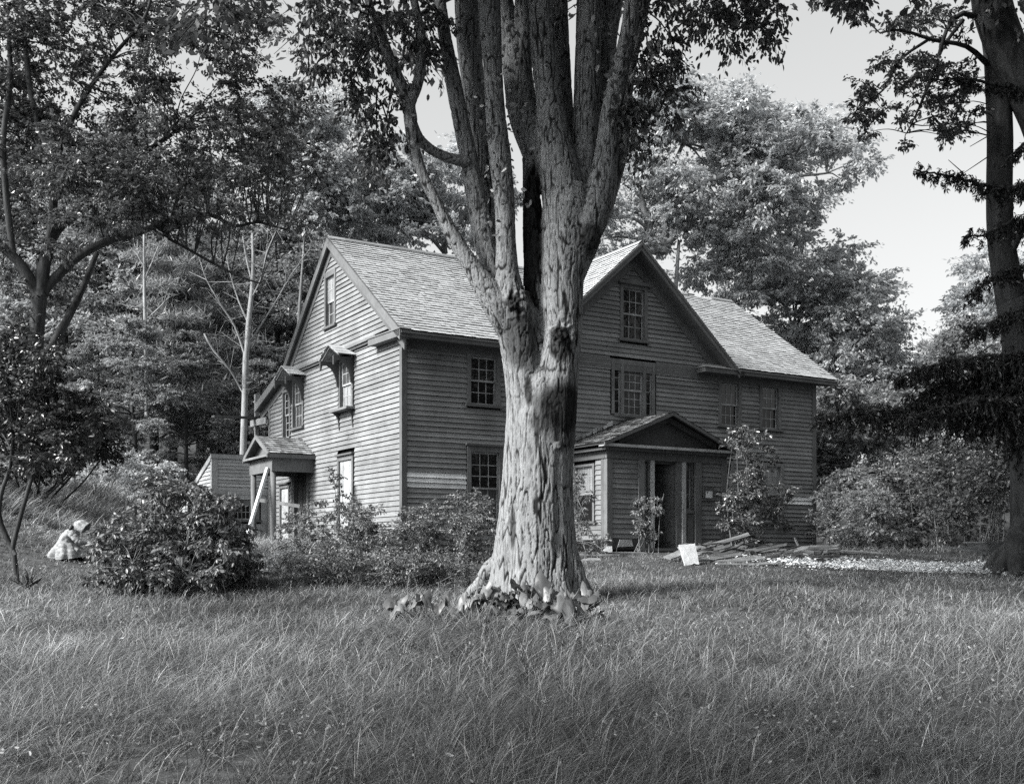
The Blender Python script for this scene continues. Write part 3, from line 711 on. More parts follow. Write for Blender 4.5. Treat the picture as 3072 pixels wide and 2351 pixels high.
# ================================================================== GROUND
def build_ground():
    def axis(lo, hi, a, b, fine, coarse):
        return np.concatenate([np.arange(lo, a, coarse), np.arange(a, b, fine), np.arange(b, hi+1, coarse)])
    xs = axis(-400, 400, -26, 26, .4, 11); ys = axis(-60, 640, -4, 50, .4, 11)
    X, Y = np.meshgrid(xs, ys); Z = ground_z(X.ravel(), Y.ravel())
    V = np.stack([X.ravel(), Y.ravel(), Z], 1); nx, ny = len(xs), len(ys)
    i = (np.arange(ny-1)[:, None]*nx+np.arange(nx-1)[None]).ravel()
    o = np_obj('ground', V, np.stack([i, i+1, i+nx+1, i+nx], 1), M['soil'], None, None, True); tag(o, kind='structure')
build_ground()
PATH = np.array([[5.7, 21.9], [6.6, 21.2], [8.0, 20.4], [9.6, 19.5], [11.5, 18.8], [14, 18.3], [18, 18.2]]); PWID = np.array([.35, .7, 1.15, 1.3, 1.4, 1.4, 1.5])
def path_d(x, y):
    """distance from the path's centre in units of its half width"""
    best = np.full(len(x), 9.)
    for k in range(len(PATH)-1):
        a, b = PATH[k], PATH[k+1]; d = b-a; t = np.clip(((x-a[0])*d[0]+(y-a[1])*d[1])/d.dot(d), 0, 1)
        q = np.hypot(x-a[0]-t*d[0], y-a[1]-t*d[1])/(PWID[k]*(1-t)+PWID[k+1]*t); best = np.minimum(best, q)
    return best
def build_path():
    n = 60; P = np.array([[np.interp(k/n*6, range(7), PATH[:, 0]), np.interp(k/n*6, range(7), PATH[:, 1])] for k in range(n+1)])
    T = norm(np.gradient(P, axis=0)); N = np.stack([-T[:, 1], T[:, 0]], 1); Wd = np.interp(np.arange(n+1)/n*6, range(7), PWID)
    rows = []
    for j in range(9):
        f = -1+2*j/8; e = 1+(abs(f) == 1)*RNG.normal(0, .12, n+1); q = P+N*(Wd*f*e)[:, None]
        rows.append(np.stack([q[:, 0], q[:, 1], ground_z(q[:, 0], q[:, 1])+.012], 1))
    V = np.vstack(rows); i = (np.arange(8)[:, None]*(n+1)+np.arange(n)[None]).ravel()
    o = np_obj('path', V, np.stack([i, i+1, i+n+2, i+n+1], 1), M['gravel'], None, None, True); tag(o, kind='structure')
    # pale wood chips and litter trodden into it
    m = 15000; t = RNG.random(m)*6; x = np.interp(t, range(7), PATH[:, 0])+RNG.normal(0, .75, m); y = np.interp(t, range(7), PATH[:, 1])+RNG.normal(0, .6, m)
    z = ground_z(x, y)+.02+RNG.random(m)*.06; c = np.stack([x, y, z], 1); a = RNG.random(m)*6.28; L = RNG.uniform(.008, .045, m); w = RNG.uniform(.005, .02, m)
    d = np.stack([np.cos(a), np.sin(a), RNG.normal(0, .25, m)], 1)*L[:, None]; s = np.stack([-np.sin(a), np.cos(a), RNG.normal(0, .4, m)], 1)*w[:, None]
    V = np.stack([c-d-s, c+d-s*.7, c+d*.8+s, c-d+s*.8], 1).reshape(-1, 3); k = np.arange(m)*4
    o = np_obj('wood_chips', V, np.stack([k, k+1, k+2, k+3], 1), M['chips'], RNG.uniform(.5, 1.5, m)); tag(o, 'pale wood chips and dry litter scattered along the dirt path', 'wood chips', kind='stuff')
build_path()

def in_house(x, y, pad=0.1):
    dx, dy = x-C0[0], y-C0[1]; s = dx*U[0]+dy*U[1]; t = dx*W_[0]+dy*W_[1]
    return ((s > -pad) & (s < 13.45+pad) & (t > -pad) & (t < 9.7)) | ((s > 4.7-pad) & (s < 8.45+pad) & (t > -1.65-pad) & (t < 0)) | ((s > -1.8) & (s < 0) & (t > 9.7) & (t < 13.2))

def build_grass():
    V_, F_, T_ = [], [], []; base = 0
    def zone(y0, y1, dens, h0, h1, w, wide, xl=None, xr=None, seg=3):
        nonlocal base
        area_n = int((y1-y0)*((y0+y1)/2*.96+2*wide)*dens)
        y = RNG.uniform(y0, y1, area_n); x = RNG.uniform(-1, 1, area_n)*(y*.48+wide)
        if xl is not None: k = x > xl; x, y = x[k], y[k]
        if xr is not None: k = x < xr; x, y = x[k], y[k]
        k = ~in_house(x, y) & (np.hypot(x-.35, y-14.5) > .52)
        pd = path_d(x, y); k &= RNG.random(len(x)) > sstep(1.35, .8, pd)*.96
        cl = vnoise(np.stack([x*.55, y*.55, x*0], 1)); k &= RNG.random(len(x)) < .15+1.15*cl
        x, y, cl = x[k], y[k], cl[k]; n = len(x)
        # clumps: draw blades towards tuft centres
        g = .3; ox, oy = np.floor(x/g), np.floor(y/g)
        jx = hash3(ox.astype(np.int64), oy.astype(np.int64), 3); jy = hash3(ox.astype(np.int64), oy.astype(np.int64), 7)
        x = x+((ox+jx)*g-x)*.3; y = y+((oy+jy)*g-y)*.3
        tuft = hash3(ox.astype(np.int64), oy.astype(np.int64), 11)
        z = ground_z(x, y)-.015
        H = RNG.uniform(h0, h1, n)*(.75+.4*cl)*(.85+.3*tuft)*np.where((x > 0) & (y > 17.5), .6, 1)*sstep(-.1, 1.5, path_d(x, y)).clip(.35, 1)
        ang = RNG.normal(.3, 1.7, n)+(tuft-.5)*.5; lean = np.abs(RNG.normal(.3, .3, n)); bend = RNG.uniform(.15, 1.9, n)
        dx, dy = np.cos(ang), np.sin(ang)*.8
        wv = w*RNG.uniform(.4, 1.7, n); sa = RNG.random(n)*3.14; sx, sy = np.cos(sa)*wv, np.sin(sa)*wv
        pts = []
        for q in range(seg+1):
            f = q/seg; off = H*(lean*f+bend*f*f*.8); hh = H*(f-.36*bend*f**2.4); wf = (1-f*.85)
            px, py, pz = x+dx*off, y+dy*off, z+hh
            pts.append(np.stack([px-sx*wf, py-sy*wf, pz], 1)); pts.append(np.stack([px+sx*wf, py+sy*wf, pz], 1))
        V = np.stack(pts, 1).reshape(-1, 3); i = np.arange(n)*(2*(seg+1))
        F = np.concatenate([np.stack([i+2*q, i+2*q+1, i+2*q+3, i+2*q+2], 1) for q in range(seg)])
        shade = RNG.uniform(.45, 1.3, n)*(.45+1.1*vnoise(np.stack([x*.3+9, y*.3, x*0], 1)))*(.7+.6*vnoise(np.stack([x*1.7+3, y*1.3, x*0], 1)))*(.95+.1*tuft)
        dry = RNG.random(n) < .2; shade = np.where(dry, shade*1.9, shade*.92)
        # blade tone darkens towards the foot
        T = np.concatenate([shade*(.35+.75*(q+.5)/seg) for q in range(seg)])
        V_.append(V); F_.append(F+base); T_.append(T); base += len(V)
    zone(4.4, 8, 3400, .09, .36, .0024, 1.2); zone(8, 12, 2100, .09, .32, .0034, 1.5); zone(12, 17, 1300, .06, .2, .0046, 2)
    zone(17, 24, 800, .05, .16, .0062, 2.5); zone(24, 34, 330, .2, .5, .012, 3, xr=-2.5); zone(24, 34, 60, .15, .35, .012, 3, xl=8); zone(34, 46, 140, .3, .6, .02, 3, xr=-6)
    # flowering stalks: a bent stem with a row of pale spikelets
    n = 5200; y = RNG.uniform(4.6, 19, n); x = RNG.uniform(-1, 1, n)*(y*.48+1.5); cl = vnoise(np.stack([x*.4+5, y*.4, x*0], 1)); k = (RNG.random(n) < cl*1.2-.2) & (np.hypot(x-.35, y-14.5) > .7) & ~in_house(x, y) & (path_d(x, y) > 1.3)
    x, y = x[k], y[k]; n = len(x); H = RNG.uniform(.22, .46, n)*np.where(y > 14, .6, 1); a = RNG.uniform(0, 6.28, n); ln = RNG.uniform(.15, .7, n); px = np.maximum(.0011, y*.00016)
    root = np.stack([x, y, ground_z(x, y)], 1); dv = np.stack([np.cos(a), np.sin(a), a*0], 1)
    mid = root+dv*(H*ln*.3)[:, None]+np.array([0, 0, 1])*(H*.62)[:, None]; top = root+dv*(H*ln*.95)[:, None]+np.array([0, 0, 1])*(H*(1-.25*ln))[:, None]
    sd = np.stack([-np.sin(a), np.cos(a), a*0], 1)
    for (A, B, w0, w1, tn) in ((root, mid, 1, .9, .9), (mid, top, .9, .6, 1.1)):
        V = np.stack([A-sd*(px*w0)[:, None], A+sd*(px*w0)[:, None], B+sd*(px*w1)[:, None], B-sd*(px*w1)[:, None]], 1).reshape(-1, 3); i = np.arange(n)*4
        V_.append(V); F_.append(np.stack([i, i+1, i+2, i+3], 1)+base); T_.append(np.full(n, tn)); base += len(V)
    for q in range(5):
        f = .3+.17*q; A = mid+(top-mid)*f; d = norm(top-mid)*.5+RNG.normal(0, .55, (n, 3)); L = H*RNG.uniform(.04, .1, n); B = A+d*L[:, None]; V = np.stack([A-sd*px[:, None]*1.1, A+sd*px[:, None]*1.1, B+sd*px[:, None]*.8, B-sd*px[:, None]*.8], 1).reshape(-1, 3); i = np.arange(n)*4
        V_.append(V); F_.append(np.stack([i, i+1, i+2, i+3], 1)+base); T_.append(RNG.uniform(1.0, 1.8, n)); base += len(V)
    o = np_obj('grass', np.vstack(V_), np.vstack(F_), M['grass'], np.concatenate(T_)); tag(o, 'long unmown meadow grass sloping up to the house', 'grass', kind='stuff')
    print('grass quads', sum(len(f) for f in F_))
build_grass()
def build_weeds():
    G = Geo(); n = 5200; y = RNG.uniform(4.6, 24, n); x = RNG.uniform(-1, 1, n)*(y*.48+1.5); c = vnoise(np.stack([x*.6+50, y*.6, x*0], 1))
    k = (RNG.random(n) < sstep(.4, .75, c)) & ~in_house(x, y) & (path_d(x, y) > .9) & (np.hypot(x-.35, y-14.5) > .6); x, y = x[k], y[k]; m = 6
    P = np.repeat(np.stack([x, y, ground_z(x, y)], 1), m, 0); P += RNG.normal(0, 1, P.shape)*[.07, .07, .0]; P[:, 2] += RNG.uniform(.02, .16, len(P))
    leaves(G, P, .03, RNG, None, .0, .3, (.35, 1.1), .5); o = G.build('weeds', M['grass']); tag(o, 'low broad-leaved weeds growing through the meadow grass', 'weeds', kind='stuff')
build_weeds()

# ================================================================== THE GREAT TREE
def build_elm():
    Y0 = 14.5; rng = np.random.default_rng(3)
    root = at(1612, 1804, Y0); E = empty('elm_tree', tuple(root), 0, 'huge many-stemmed tree with pale furrowed bark standing in front of the house', 'tree')
    S = [  # (px, py, half width px, depth offset)
     [(1662,1850,92,0),(1656,1700,80,0),(1650,1550,72,0),(1650,1400,68,0),(1658,1250,70,0),(1668,1120,66,0),(1682,1000,63,0),(1687,850,62,0),(1693,720,72,0),(1705,620,78,0),(1712,560,62,0)],
     [(1550,1850,100,.1),(1558,1700,82,.05),(1562,1550,66,0),(1572,1400,62,0),(1578,1250,58,0),(1570,1120,58,-.02),(1556,1020,60,-.05),(1546,940,64,-.08),(1540,880,50,-.1)],
     [(1610,1850,112,-.05),(1608,1700,96,-.05),(1608,1580,90,-.03),(1615,1400,86,0),(1620,1250,84,0),(1624,1140,62,0),(1622,1090,36,0)],
     [(1536,980,52,-.1),(1472,885,42,-.15),(1429,822,30,-.2),(1390,760,24,-.22),(1355,700,22,-.25),(1310,610,18,-.3),(1272,533,16,-.3),(1243,450,17,-.32),(1235,383,20,-.35),(1222,300,21,-.35),(1193,233,20,-.4),(1165,165,17,-.45),(1147,110,15,-.5),(1110,20,14,-.6),(1085,-90,12,-.7)],
     [(1226,320,18,-.35),(1257,233,18,-.33),(1264,117,16,-.3),(1250,40,14,-.3),(1225,-70,12,-.3)],
     [(1405,487,17,.0),(1340,472,15,-.1),(1290,447,15,-.2),(1256,412,14,-.3),(1238,365,13,-.34)],
     [(1528,920,50,.05),(1486,836,40,.1),(1454,729,31,.1),(1430,603,31,.1),(1408,480,27,.1),(1387,380,25,.1),(1358,233,23,.1),(1336,120,20,.1),(1318,0,20,.1),(1300,-130,18,.1)],
     [(1548,960,60,-.1),(1532,890,48,-.12),(1522,820,36,-.14),(1518,729,30,-.15),(1513,603,31,-.16),(1500,467,34,-.18),(1485,330,30,-.2),(1478,200,28,-.2),(1470,60,32,-.2),(1464,-120,30,-.2)],
     [(1520,860,30,.25),(1497,760,26,.35),(1480,650,28,.4),(1450,480,30,.45),(1410,167,36,.5),(1400,0,38,.5),(1394,-140,34,.5)],
     [(1700,640,70,0),(1680,520,62,0),(1660,420,54,0),(1648,300,40,-.02),(1632,167,38,-.03),(1624,60,36,-.04),(1618,-120,33,-.05)],
     [(1668,560,54,.15),(1606,430,52,.25),(1568,330,46,.3),(1550,200,43,.35),(1525,80,28,.4),(1508,-20,26,.4),(1495,-130,24,.4)],
     [(1560,220,34,.35),(1572,100,30,.35),(1578,-20,32,.35),(1580,-130,30,.35)],
     [(1705,560,42,.3),(1694,400,32,.4),(1688,250,27,.42),(1680,100,26,.44),(1674,-120,25,.45)],
     [(1715,740,44,.08),(1728,640,50,.1),(1748,480,43,.15),(1758,340,39,.15),(1763,200,39,.15),(1766,60,38,.15),(1768,-130,36,.15)],
     [(1690,900,34,.02),(1708,810,52,0),(1738,730,58,-.03),(1772,650,54,-.08),(1800,580,45,-.1),(1815,500,38,-.12),(1824,420,33,-.14),(1836,330,31,-.15),(1862,200,26,-.15),(1893,60,27,-.2),(1906,-110,25,-.2)],
     [(1790,620,34,.3),(1815,430,24,.4),(1818,250,24,.45),(1822,120,28,.5),(1835,-20,36,.5),(1842,-130,34,.5)],
     [(1810,620,30,.15),(1855,480,24,.2),(1872,380,19,.2),(1880,280,17,.2),(1900,170,16,.2),(1930,40,16,.2),(1950,-100,14,.2)],
     [(1612,960,36,.12),(1606,860,34,.12),(1602,740,34,.12),(1598,640,30,.12),(1591,540,24,.12),(1580,470,15,.15)],
     [(1610,900,14,.0),(1600,780,10,.02),(1592,680,8,.05),(1586,610,5,.05)], [(1576,860,8,.02),(1578,760,9,.05),(1572,680,6,.05)],
     [(1614,1060,22,-.1),(1612,900,20,.05),(1616,760,16,.1),(1612,650,10,.12)],
     [(1668,1015,22,-.16),(1676,1000,26,-.24),(1680,985,14,-.27)], [(1690,1010,14,-.2),(1697,1004,14,-.26)], [(1542,925,22,-.24),(1538,912,26,-.3),(1534,900,12,-.33)],
     [(1755,735,20,-.1),(1768,715,20,-.12)], [(1672,1338,11,-.2),(1673,1336,11,-.34)], [(1497,900,18,-.2),(1492,892,16,-.26)],
    ]
    for (ex, ey, hwid, dy) in ((1462,1735,26,.3),(1490,1690,32,.12),(1548,1810,40,-.15),(1608,1830,46,-.3),(1685,1828,42,-.28),(1748,1812,30,-.1),(1725,1740,34,.3),(1560,1730,40,.5)):
        S.append([(1610+(ex-1610)*.35,1480,46,dy*.3),(1610+(ex-1610)*.5,1620,46,dy*.5),(1610+(ex-1610)*.78,1725,(hwid+46)/2,dy*.85),(ex,ey,hwid,dy),(ex+(ex-1610)*.35,ey+45,hwid*.6,dy*1.4)])
    G = Geo(); skel = []
    for st in S:
        P = [at(a, b, Y0+d) for a, b, c, d in st]; r = [c/FOC*(Y0+d) for a, b, c, d in st]
        p, rr = curve_pts(P, r, .16); tube(G, p, rr, 12); skel.append((p, rr))
    tmp = np_obj('elm_raw', np.vstack(G.V), np.vstack(G.F), M['elmbark'])
    md = tmp.modifiers.new('a', 'REMESH'); md.mode = 'VOXEL'; md.voxel_size = .0135
    sm = tmp.modifiers.new('b', 'SMOOTH'); sm.iterations = 8; sm.factor = .5
    dg = bpy.context.evaluated_depsgraph_get(); ev = tmp.evaluated_get(dg); me = ev.to_mesh()
    n = len(me.vertices); V = np.empty(n*3, np.float32); me.vertices.foreach_get('co', V); V = V.reshape(-1, 3).astype(float)
    N = np.empty(n*3, np.float32); me.vertices.foreach_get('normal', N); N = N.reshape(-1, 3).astype(float)
    nl = len(me.loops); li = np.empty(nl, np.int32); me.loops.foreach_get('vertex_index', li); F = li.reshape(-1, 4); ev.to_mesh_clear()
    bpy.data.objects.remove(tmp)
    # furrowed bark: long ridges that split and rejoin
    h = V[:, 2]-root[2]; low = sstep(3.6, 1.6, h)
    warp = np.stack([vnoise(V*[3, 3, 1.1])-.5, vnoise(V*[3, 3, 1.1]+31)-.5, np.zeros(n)], 1)
    q = V*[1, 1, 1]+warp*.1
    def furrow(fx, fz, off, w):
        a = vnoise(np.stack([q[:, 0]*fx, q[:, 1]*fx, q[:, 2]*fz], 1)+off); return sstep(.02, w, np.abs(2*a-1))
    g1 = furrow(18, 1.8, 0, .12)*low+furrow(28, 3.6, 60, .15)*(1-low); g2 = furrow(29, 4, 40, .15)*low+furrow(46, 9, 80, .2)*(1-low); n3 = vnoise(V*[62, 62, 34]+5); n4 = vnoise(V*[30, 30, 11]+15)
    wound = np.zeros(n)
    for (px, py, rr_, dy) in ((1684,1003,40,-.2),(1543,912,34,-.25),(1672,1337,14,-.25),(1780,700,30,-.1)):
        c = at(px, py, Y0+dy); wound = np.maximum(wound, sstep(1.5, .3, np.linalg.norm(V-c, axis=1)/(rr_/FOC*14.3)))
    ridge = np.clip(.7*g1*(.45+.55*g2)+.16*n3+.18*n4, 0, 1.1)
    amp = .013+.012*low
    lumps = (vnoise(V*[2.2, 2.2, 1.3]+71)-.5)*.02*(h > .1)
    V2 = V+N*((ridge-.6)*amp+lumps+wound*((vnoise(V*19+2)-.5)*.13+(vnoise(V*41+9)-.5)*.05))[:, None]
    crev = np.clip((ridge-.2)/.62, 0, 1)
    # wet stains below old wounds
    stain = np.zeros(n); nz = vnoise(V*[4, 4, 2.5]+3)*.7+vnoise(V*[13, 13, 6]+9)*.3
    for (px, py, rx, rz, s) in ((1685,1225,72,75,1.0),(1650,1250,48,60,.75),(1700,1300,50,50,.6),(1682,1040,30,40,.9),(1676,1005,22,26,1.1),(1543,912,26,30,1.0),(1560,1000,50,95,.75),(1545,960,60,60,.5),(1775,720,45,45,.8),(1590,720,26,230,1.1),(1605,660,24,190,1.0),(1585,1170,10,40,.9),(1540,1580,8,60,.8)):
        c = at(px, py, Y0-.3); d = ((V[:, 0]-c[0])/(rx/FOC*14.2))**2+((V[:, 2]-c[2])/(rz/FOC*14.2))**2
        stain = np.maximum(stain, s*sstep(1.7, .45, d+(nz-.5)*1.3))
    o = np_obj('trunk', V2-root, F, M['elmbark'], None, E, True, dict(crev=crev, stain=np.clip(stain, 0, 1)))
    print('elm verts', n)
    # crown
    L = Geo(); B = Geo()
    def cl(px, py, Y, r, ntw, nl, size=.1, **k):
        c = at(px, py, Y); spray(L, B, c-root, np.array([r, r, r*.75]), ntw, nl, size, rng, **k); return c
    # twigs and sprays hanging on either side of the stems
    def hang(px0, py0, px1, py1, Y, r=.012, n=9, dens=9, size=.085):
        a, b = at(px0, py0, Y), at(px1, py1, Y+rng.normal(0, .2)); m = (a+b)/2+rng.normal(0, .12, 3)
        p, rr = curve_pts([a-root, m-root, b-root], [r, r*.7, r*.3], .12, .012, rng); tube(B, p, rr, 5)
        for k in range(n):
            t = rng.uniform(.12, 1); c = p[int(t*(len(p)-1))]
            spray(L, B, c, rng.uniform(.15, .42), 3, dens, size, rng, flat=.45, droop=.8, sag=.5, shell=.3, twr=.003)
    for (x0, y0, x1, y1, Y) in ((1140,110,1135,300,14.0),(1135,260,1100,560,14.0),(1110,10,1000,150,13.7),(1050,-40,960,90,13.6),(1000,150,940,260,13.8),(1010,170,930,110,13.9),(930,60,905,180,13.7),(1100,60,1060,200,13.9),(1125,120,1060,330,14.1),(1140,300,1150,470,14),(1050,230,990,360,14),(1090,330,1040,430,14.1),(1190,240,1180,420,14.1),(1260,60,1330,180,14.2),(1250,140,1200,60,14),(1180,30,1240,140,14.2),(1240,-30,1400,60,14.4),(1120,420,1110,540,14.2),(960,0,1020,80,13.6),(1310,120,1290,210,14.6),(1060,-60,1150,70,14.2)):
        hang(x0, y0, x1, y1, Y, n=9, dens=8)
    for (x0, y0, x1, y1, Y) in ((1930,20,2010,230,14.3),(1940,60,1960,330,14.2),(1900,150,1945,420,14.1),(1920,-40,2090,120,14.2),(2000,-60,2190,60,14.3),(2060,-60,2240,140,14.4),(2190,-30,2330,110,14.6),(2230,-50,2365,60,14.6),(2210,30,2290,170,14.5),(1960,120,2060,260,14.4),(2000,60,1990,300,14.3),(1890,300,1935,500,14.2),(1950,220,2020,410,14.3),(2270,-60,2340,20,14.6),(2130,-40,2200,150,14.6),(1910,260,1900,440,14.1),(2500,-60,2560,30,15),(2570,-60,2600,40,15)):
        hang(x0, y0, x1, y1, Y, n=10, dens=9)
    # epicormic sprouts on the stems
    for (px, py, k, d) in ((1500,215,3,-.5),(1520,215,3,-.5),(1470,280,6,-.5),(1440,330,5,-.5),(1500,370,8,-.5),(1480,400,7,-.5),(1470,600,7,-.5),(1450,640,6,-.5),(1570,470,7,-.3),(1580,300,5,-.5),(1560,320,6,-.4),(1555,340,4,-.5),(1620,220,4,-.4),(1610,330,3,-.3),(1470,560,6,-.4),(1830,190,6,-.5),(1850,230,5,-.5),(1840,300,4,-.5),(1880,130,7,-.5),(1820,60,6,-.5),(1790,90,5,-.4),(1900,90,8,-.4),(1500,440,5,-.5),(1530,160,5,-.4),(1480,100,6,-.5),(1560,60,6,-.4),(1650,60,5,-.5),(1240,440,7,-.4),(1260,440,6,-.3),(1190,310,6,-.4),(1420,730,5,-.4),(1450,690,4,-.4),(1510,520,5,-.5),(1880,360,8,-.3),(1890,300,9,-.3),(1890,420,7,-.3),(1560,590,8,-.3),(1500,660,3,-.5),(1480,500,4,-.5)):
        c = at(px, py, Y0+d); leaves(L, c-root+rng.normal(0, .09, (k+4, 3)), .085, rng, None, .7, .3, (.9, 2.0), .62)
    # the crown above the picture, carried by the stems, sunward masses added for shade
    for k in range(60):
        c = np.array([rng.uniform(-6.2, 3.5), rng.uniform(8.5, 15.5), 0]); c[2] = max(8.0, c[1]*.56+1.2)+rng.uniform(0, 3.5)
        spray(L, B, c-root, np.array([1.5, 1.5, .8]), 20, 26, .2, rng, flat=.7, full=False, twr=.012)
    for k in range(80):
        a = rng.uniform(0, 6.28); rr = 8.0*math.sqrt(rng.random()); z = rng.uniform(9.2, 15.5); f = 1-((z-10.5)/9)**2
        c = np.array([root[0]+rr*math.cos(a)*f+.6, Y0+rr*math.sin(a)*f*.85, z])
        if c[2] < 9.8 and c[1] > 20: continue
        spray(L, B, c-root, np.array([1.7, 1.7, .9]), 16, 26, .19, rng, flat=.7, full=False, twr=.012)
        st = skel[int(rng.choice([3, 6, 7, 9, 10, 12, 13, 14, 15]))]
        limb(B, st[0][-1]-root, c-root, .09, .02, rng, .1, 5, .05)
    B.build('branch', M['bark'], E); L.build('crown', M['elmleaf'], E)
build_elm()

# ================================================================== OTHER TREES
class Plant:
    """one tree or shrub: wood and leaves collected relative to its foot"""
    def __init__(s, name, label, cat, foot, rng, group=None):
        s.foot = np.array(foot, float); s.e = empty(name, tuple(s.foot), 0, label, cat, group); s.L = Geo(); s.B = Geo(); s.rng = rng; s.sk = []
    def stem(s, pts, rad, sides=8, step=.3, wob=.0):
        p, r = curve_pts(np.array(pts, float)-s.foot, rad, step, wob, s.rng); tube(s.B, p, r, sides); s.sk.append(np.hstack([p, r[:, None]])); return p
    def stem_px(s, st, Y, **k):
        """(px, py, half width px, depth offset) survey points"""
        s.stem([at(a, b, Y+d) for a, b, c, d in st], [max(c, .6)/FOC*(Y+d) for a, b, c, d in st], **k)
    def mass(s, c, r, ntw, nl, size, link=True, lr=.03, lmax=9, **k):
        c = np.asarray(c, float)-s.foot
        if link and s.sk:
            A = np.vstack(s.sk); d = np.linalg.norm((A[:, :3]-c)*[1, 1, .8], axis=1)+np.maximum(0, A[:, 2]-c[2])*.8; j = d.argmin()
            
            if d[j] < lmax: limb(s.B, A[j, :3], c, min(A[j, 3]*.8, lr), min(.012, lr*.35), s.rng, .12, 5, .06)
        spray(s.L, s.B, c, r, ntw, nl, size, s.rng, **k)
    def fill(s, ell, n, r, ntw, nl, size, **k):
        """n masses spread inside ellipses given as survey rows (px, py, rx px, ry px, Y0, Y1)"""
        w = np.array([e[2]*e[3] for e in ell], float); w /= w.sum()
        for _ in range(n):
            e = ell[s.rng.choice(len(ell), p=w)]; a = s.rng.uniform(0, 6.283); q = math.sqrt(s.rng.random())
            Y = s.rng.uniform(e[4], e[5]); rr = s.rng.uniform(.7, 1.25)*r
            s.mass(at(e[0]+e[2]*q*math.cos(a), e[1]+e[3]*q*math.sin(a), Y), np.array([rr, rr, rr*.6]), ntw, nl, size, **k)
    def done(s, leaf, bark, wood='trunk', crown='crown'):
        if s.B.n: s.B.build(wood, M[bark], s.e, True)
        if s.L.n: s.L.build(crown, M[leaf], s.e)
        return s.e
def foot(px, Y, dz=-.15):
    x = (px-PX0)/FOC*Y; return np.array([x, Y, gz(x, Y)+dz])
def rg(k): return np.random.default_rng(k)

def left_tree():
    Y = 30.0; f = foot(88, Y); T = Plant('broadleaf_tree', 'large dark spreading tree on the left, low forked trunk and arching limbs', 'tree', f, rg(21))
    b = (88, HOR-f[2]/Y*FOC, 32, 0)
    T.stem_px([b, (92,1250,27,0), (104,1080,24,0), (113,952,23,0), (119,880,23,0)], Y)
    T.stem_px([(119,890,22,0), (137,768,20,0), (172,684,17,.2), (268,613,13,.3), (333,560,11,.5), (420,470,8,.6), (520,400,6,.9)], Y)
    T.stem_px([(117,885,18,0), (60,790,15,-.3), (0,735,13,-.5), (-80,640,11,-.8)], Y)
    T.stem_px([(128,880,16,0), (150,850,15,.1), (238,768,13,.2), (333,720,11,.4), (405,702,10,.5), (512,661,8,.8), (625,643,7,1), (702,678,5,1.2), (774,667,4,1.3), (860,690,3,1.4)], Y)
    T.stem_px([(515,661,8,.8), (530,600,6,.9), (540,520,5,1)], Y)
    T.stem_px([(145,760,15,0), (160,620,13,-.2), (157,480,11,-.3), (119,387,10,-.4), (89,256,9,-.5), (70,60,7,-.6), (60,-60,6,-.6)], Y)
    T.stem_px([(40,770,11,-.4), (20,600,10,-.5), (10,420,9,-.6), (30,250,8,-.7), (26,50,7,-.7)], Y)
    T.stem_px([(160,500,10,-.2), (230,330,8,-.3), (330,180,6,-.3), (430,60,5,-.3), (460,-40,4,-.3)], Y)
    T.stem_px([(118,1100,16,.4), (150,1050,15,.5), (214,934,12,.8), (250,860,10,1), (290,760,8,1.2)], Y)
    T.stem_px([(505,715,5,-.2), (560,745,4,-.2), (640,790,4,-.1), (720,830,3,0), (780,850,2,.1)], Y)
    T.fill([(250,60,330,120,28.6,32.5), (480,130,260,150,27.3,30.7), (150,260,190,150,28.6,32.5), (60,420,110,330,28.6,32.5), (640,330,270,130,27.8,31.7), (840,380,150,100,28.3,31.7)], 122, .78, 14, 19, .115, tone=(.3, .95), lr=.022, lmax=2.6)
    T.fill([(480,470,420,130,27.8,31.7), (330,560,330,110,27.3,30.7), (720,520,230,110,28.3,32.2)], 104, .78, 15, 19, .112, tone=(.7, 1.9), lr=.022, lmax=2.6)
    T.fill([(230,420,160,90,28.6,32.5), (620,660,330,60,28.3,31.7), (100,800,140,150,28.6,32.5)], 44, .66, 13, 17, .11, tone=(.6, 1.6))
    T.fill([(700,120,90,110,27.8,29.7), (640,60,130,70,27.3,29.7), (780,40,60,60,27.3,28.7)], 40, .55, 9, 13, .115, tone=(.4, 1.2), lr=.014, lmax=2.2, droop=.6)
    T.fill([(650,-200,380,120,26.3,31.7)], 14, 1.0, 14, 16, .15, full=False, link=False)
    T.fill([(40,300,120,300,28.6,32.5), (150,90,200,110,28.6,32.5)], 34, .7, 12, 16, .115, tone=(.35, 1.0), lr=.014, lmax=2.6)
    T.done('darkleaf', 'bark')
left_tree()

def left_sapling():
    Y = 17.2; f = foot(92, Y); T = Plant('young_tree', 'dark two-stemmed young tree at the left edge of the meadow', 'tree', f, rg(5)); by = HOR-f[2]/Y*FOC
    T.stem_px([(52,by,9,0), (43,1668,8,0), (38,1640,8,0), (72,1512,7,0), (96,1432,6,0), (130,1330,5,0), (160,1260,4,.1)], Y)
    T.stem_px([(45,1665,8,0), (15,1600,8,0), (-4,1540,8,0), (6,1470,7,0), (30,1400,5,0), (40,1300,5,-.1)], Y)
    T.fill([(70,1190,150,110,16.6,18), (190,1250,150,70,16.6,18), (100,1350,150,50,16.6,17.6), (270,1300,80,40,16.8,17.6), (60,1050,110,80,16.6,18)], 90, .32, 12, 13, .078, tone=(.25, 1.2), lr=.016)
    T.done('gloss', 'bark', 'stem')
left_sapling()

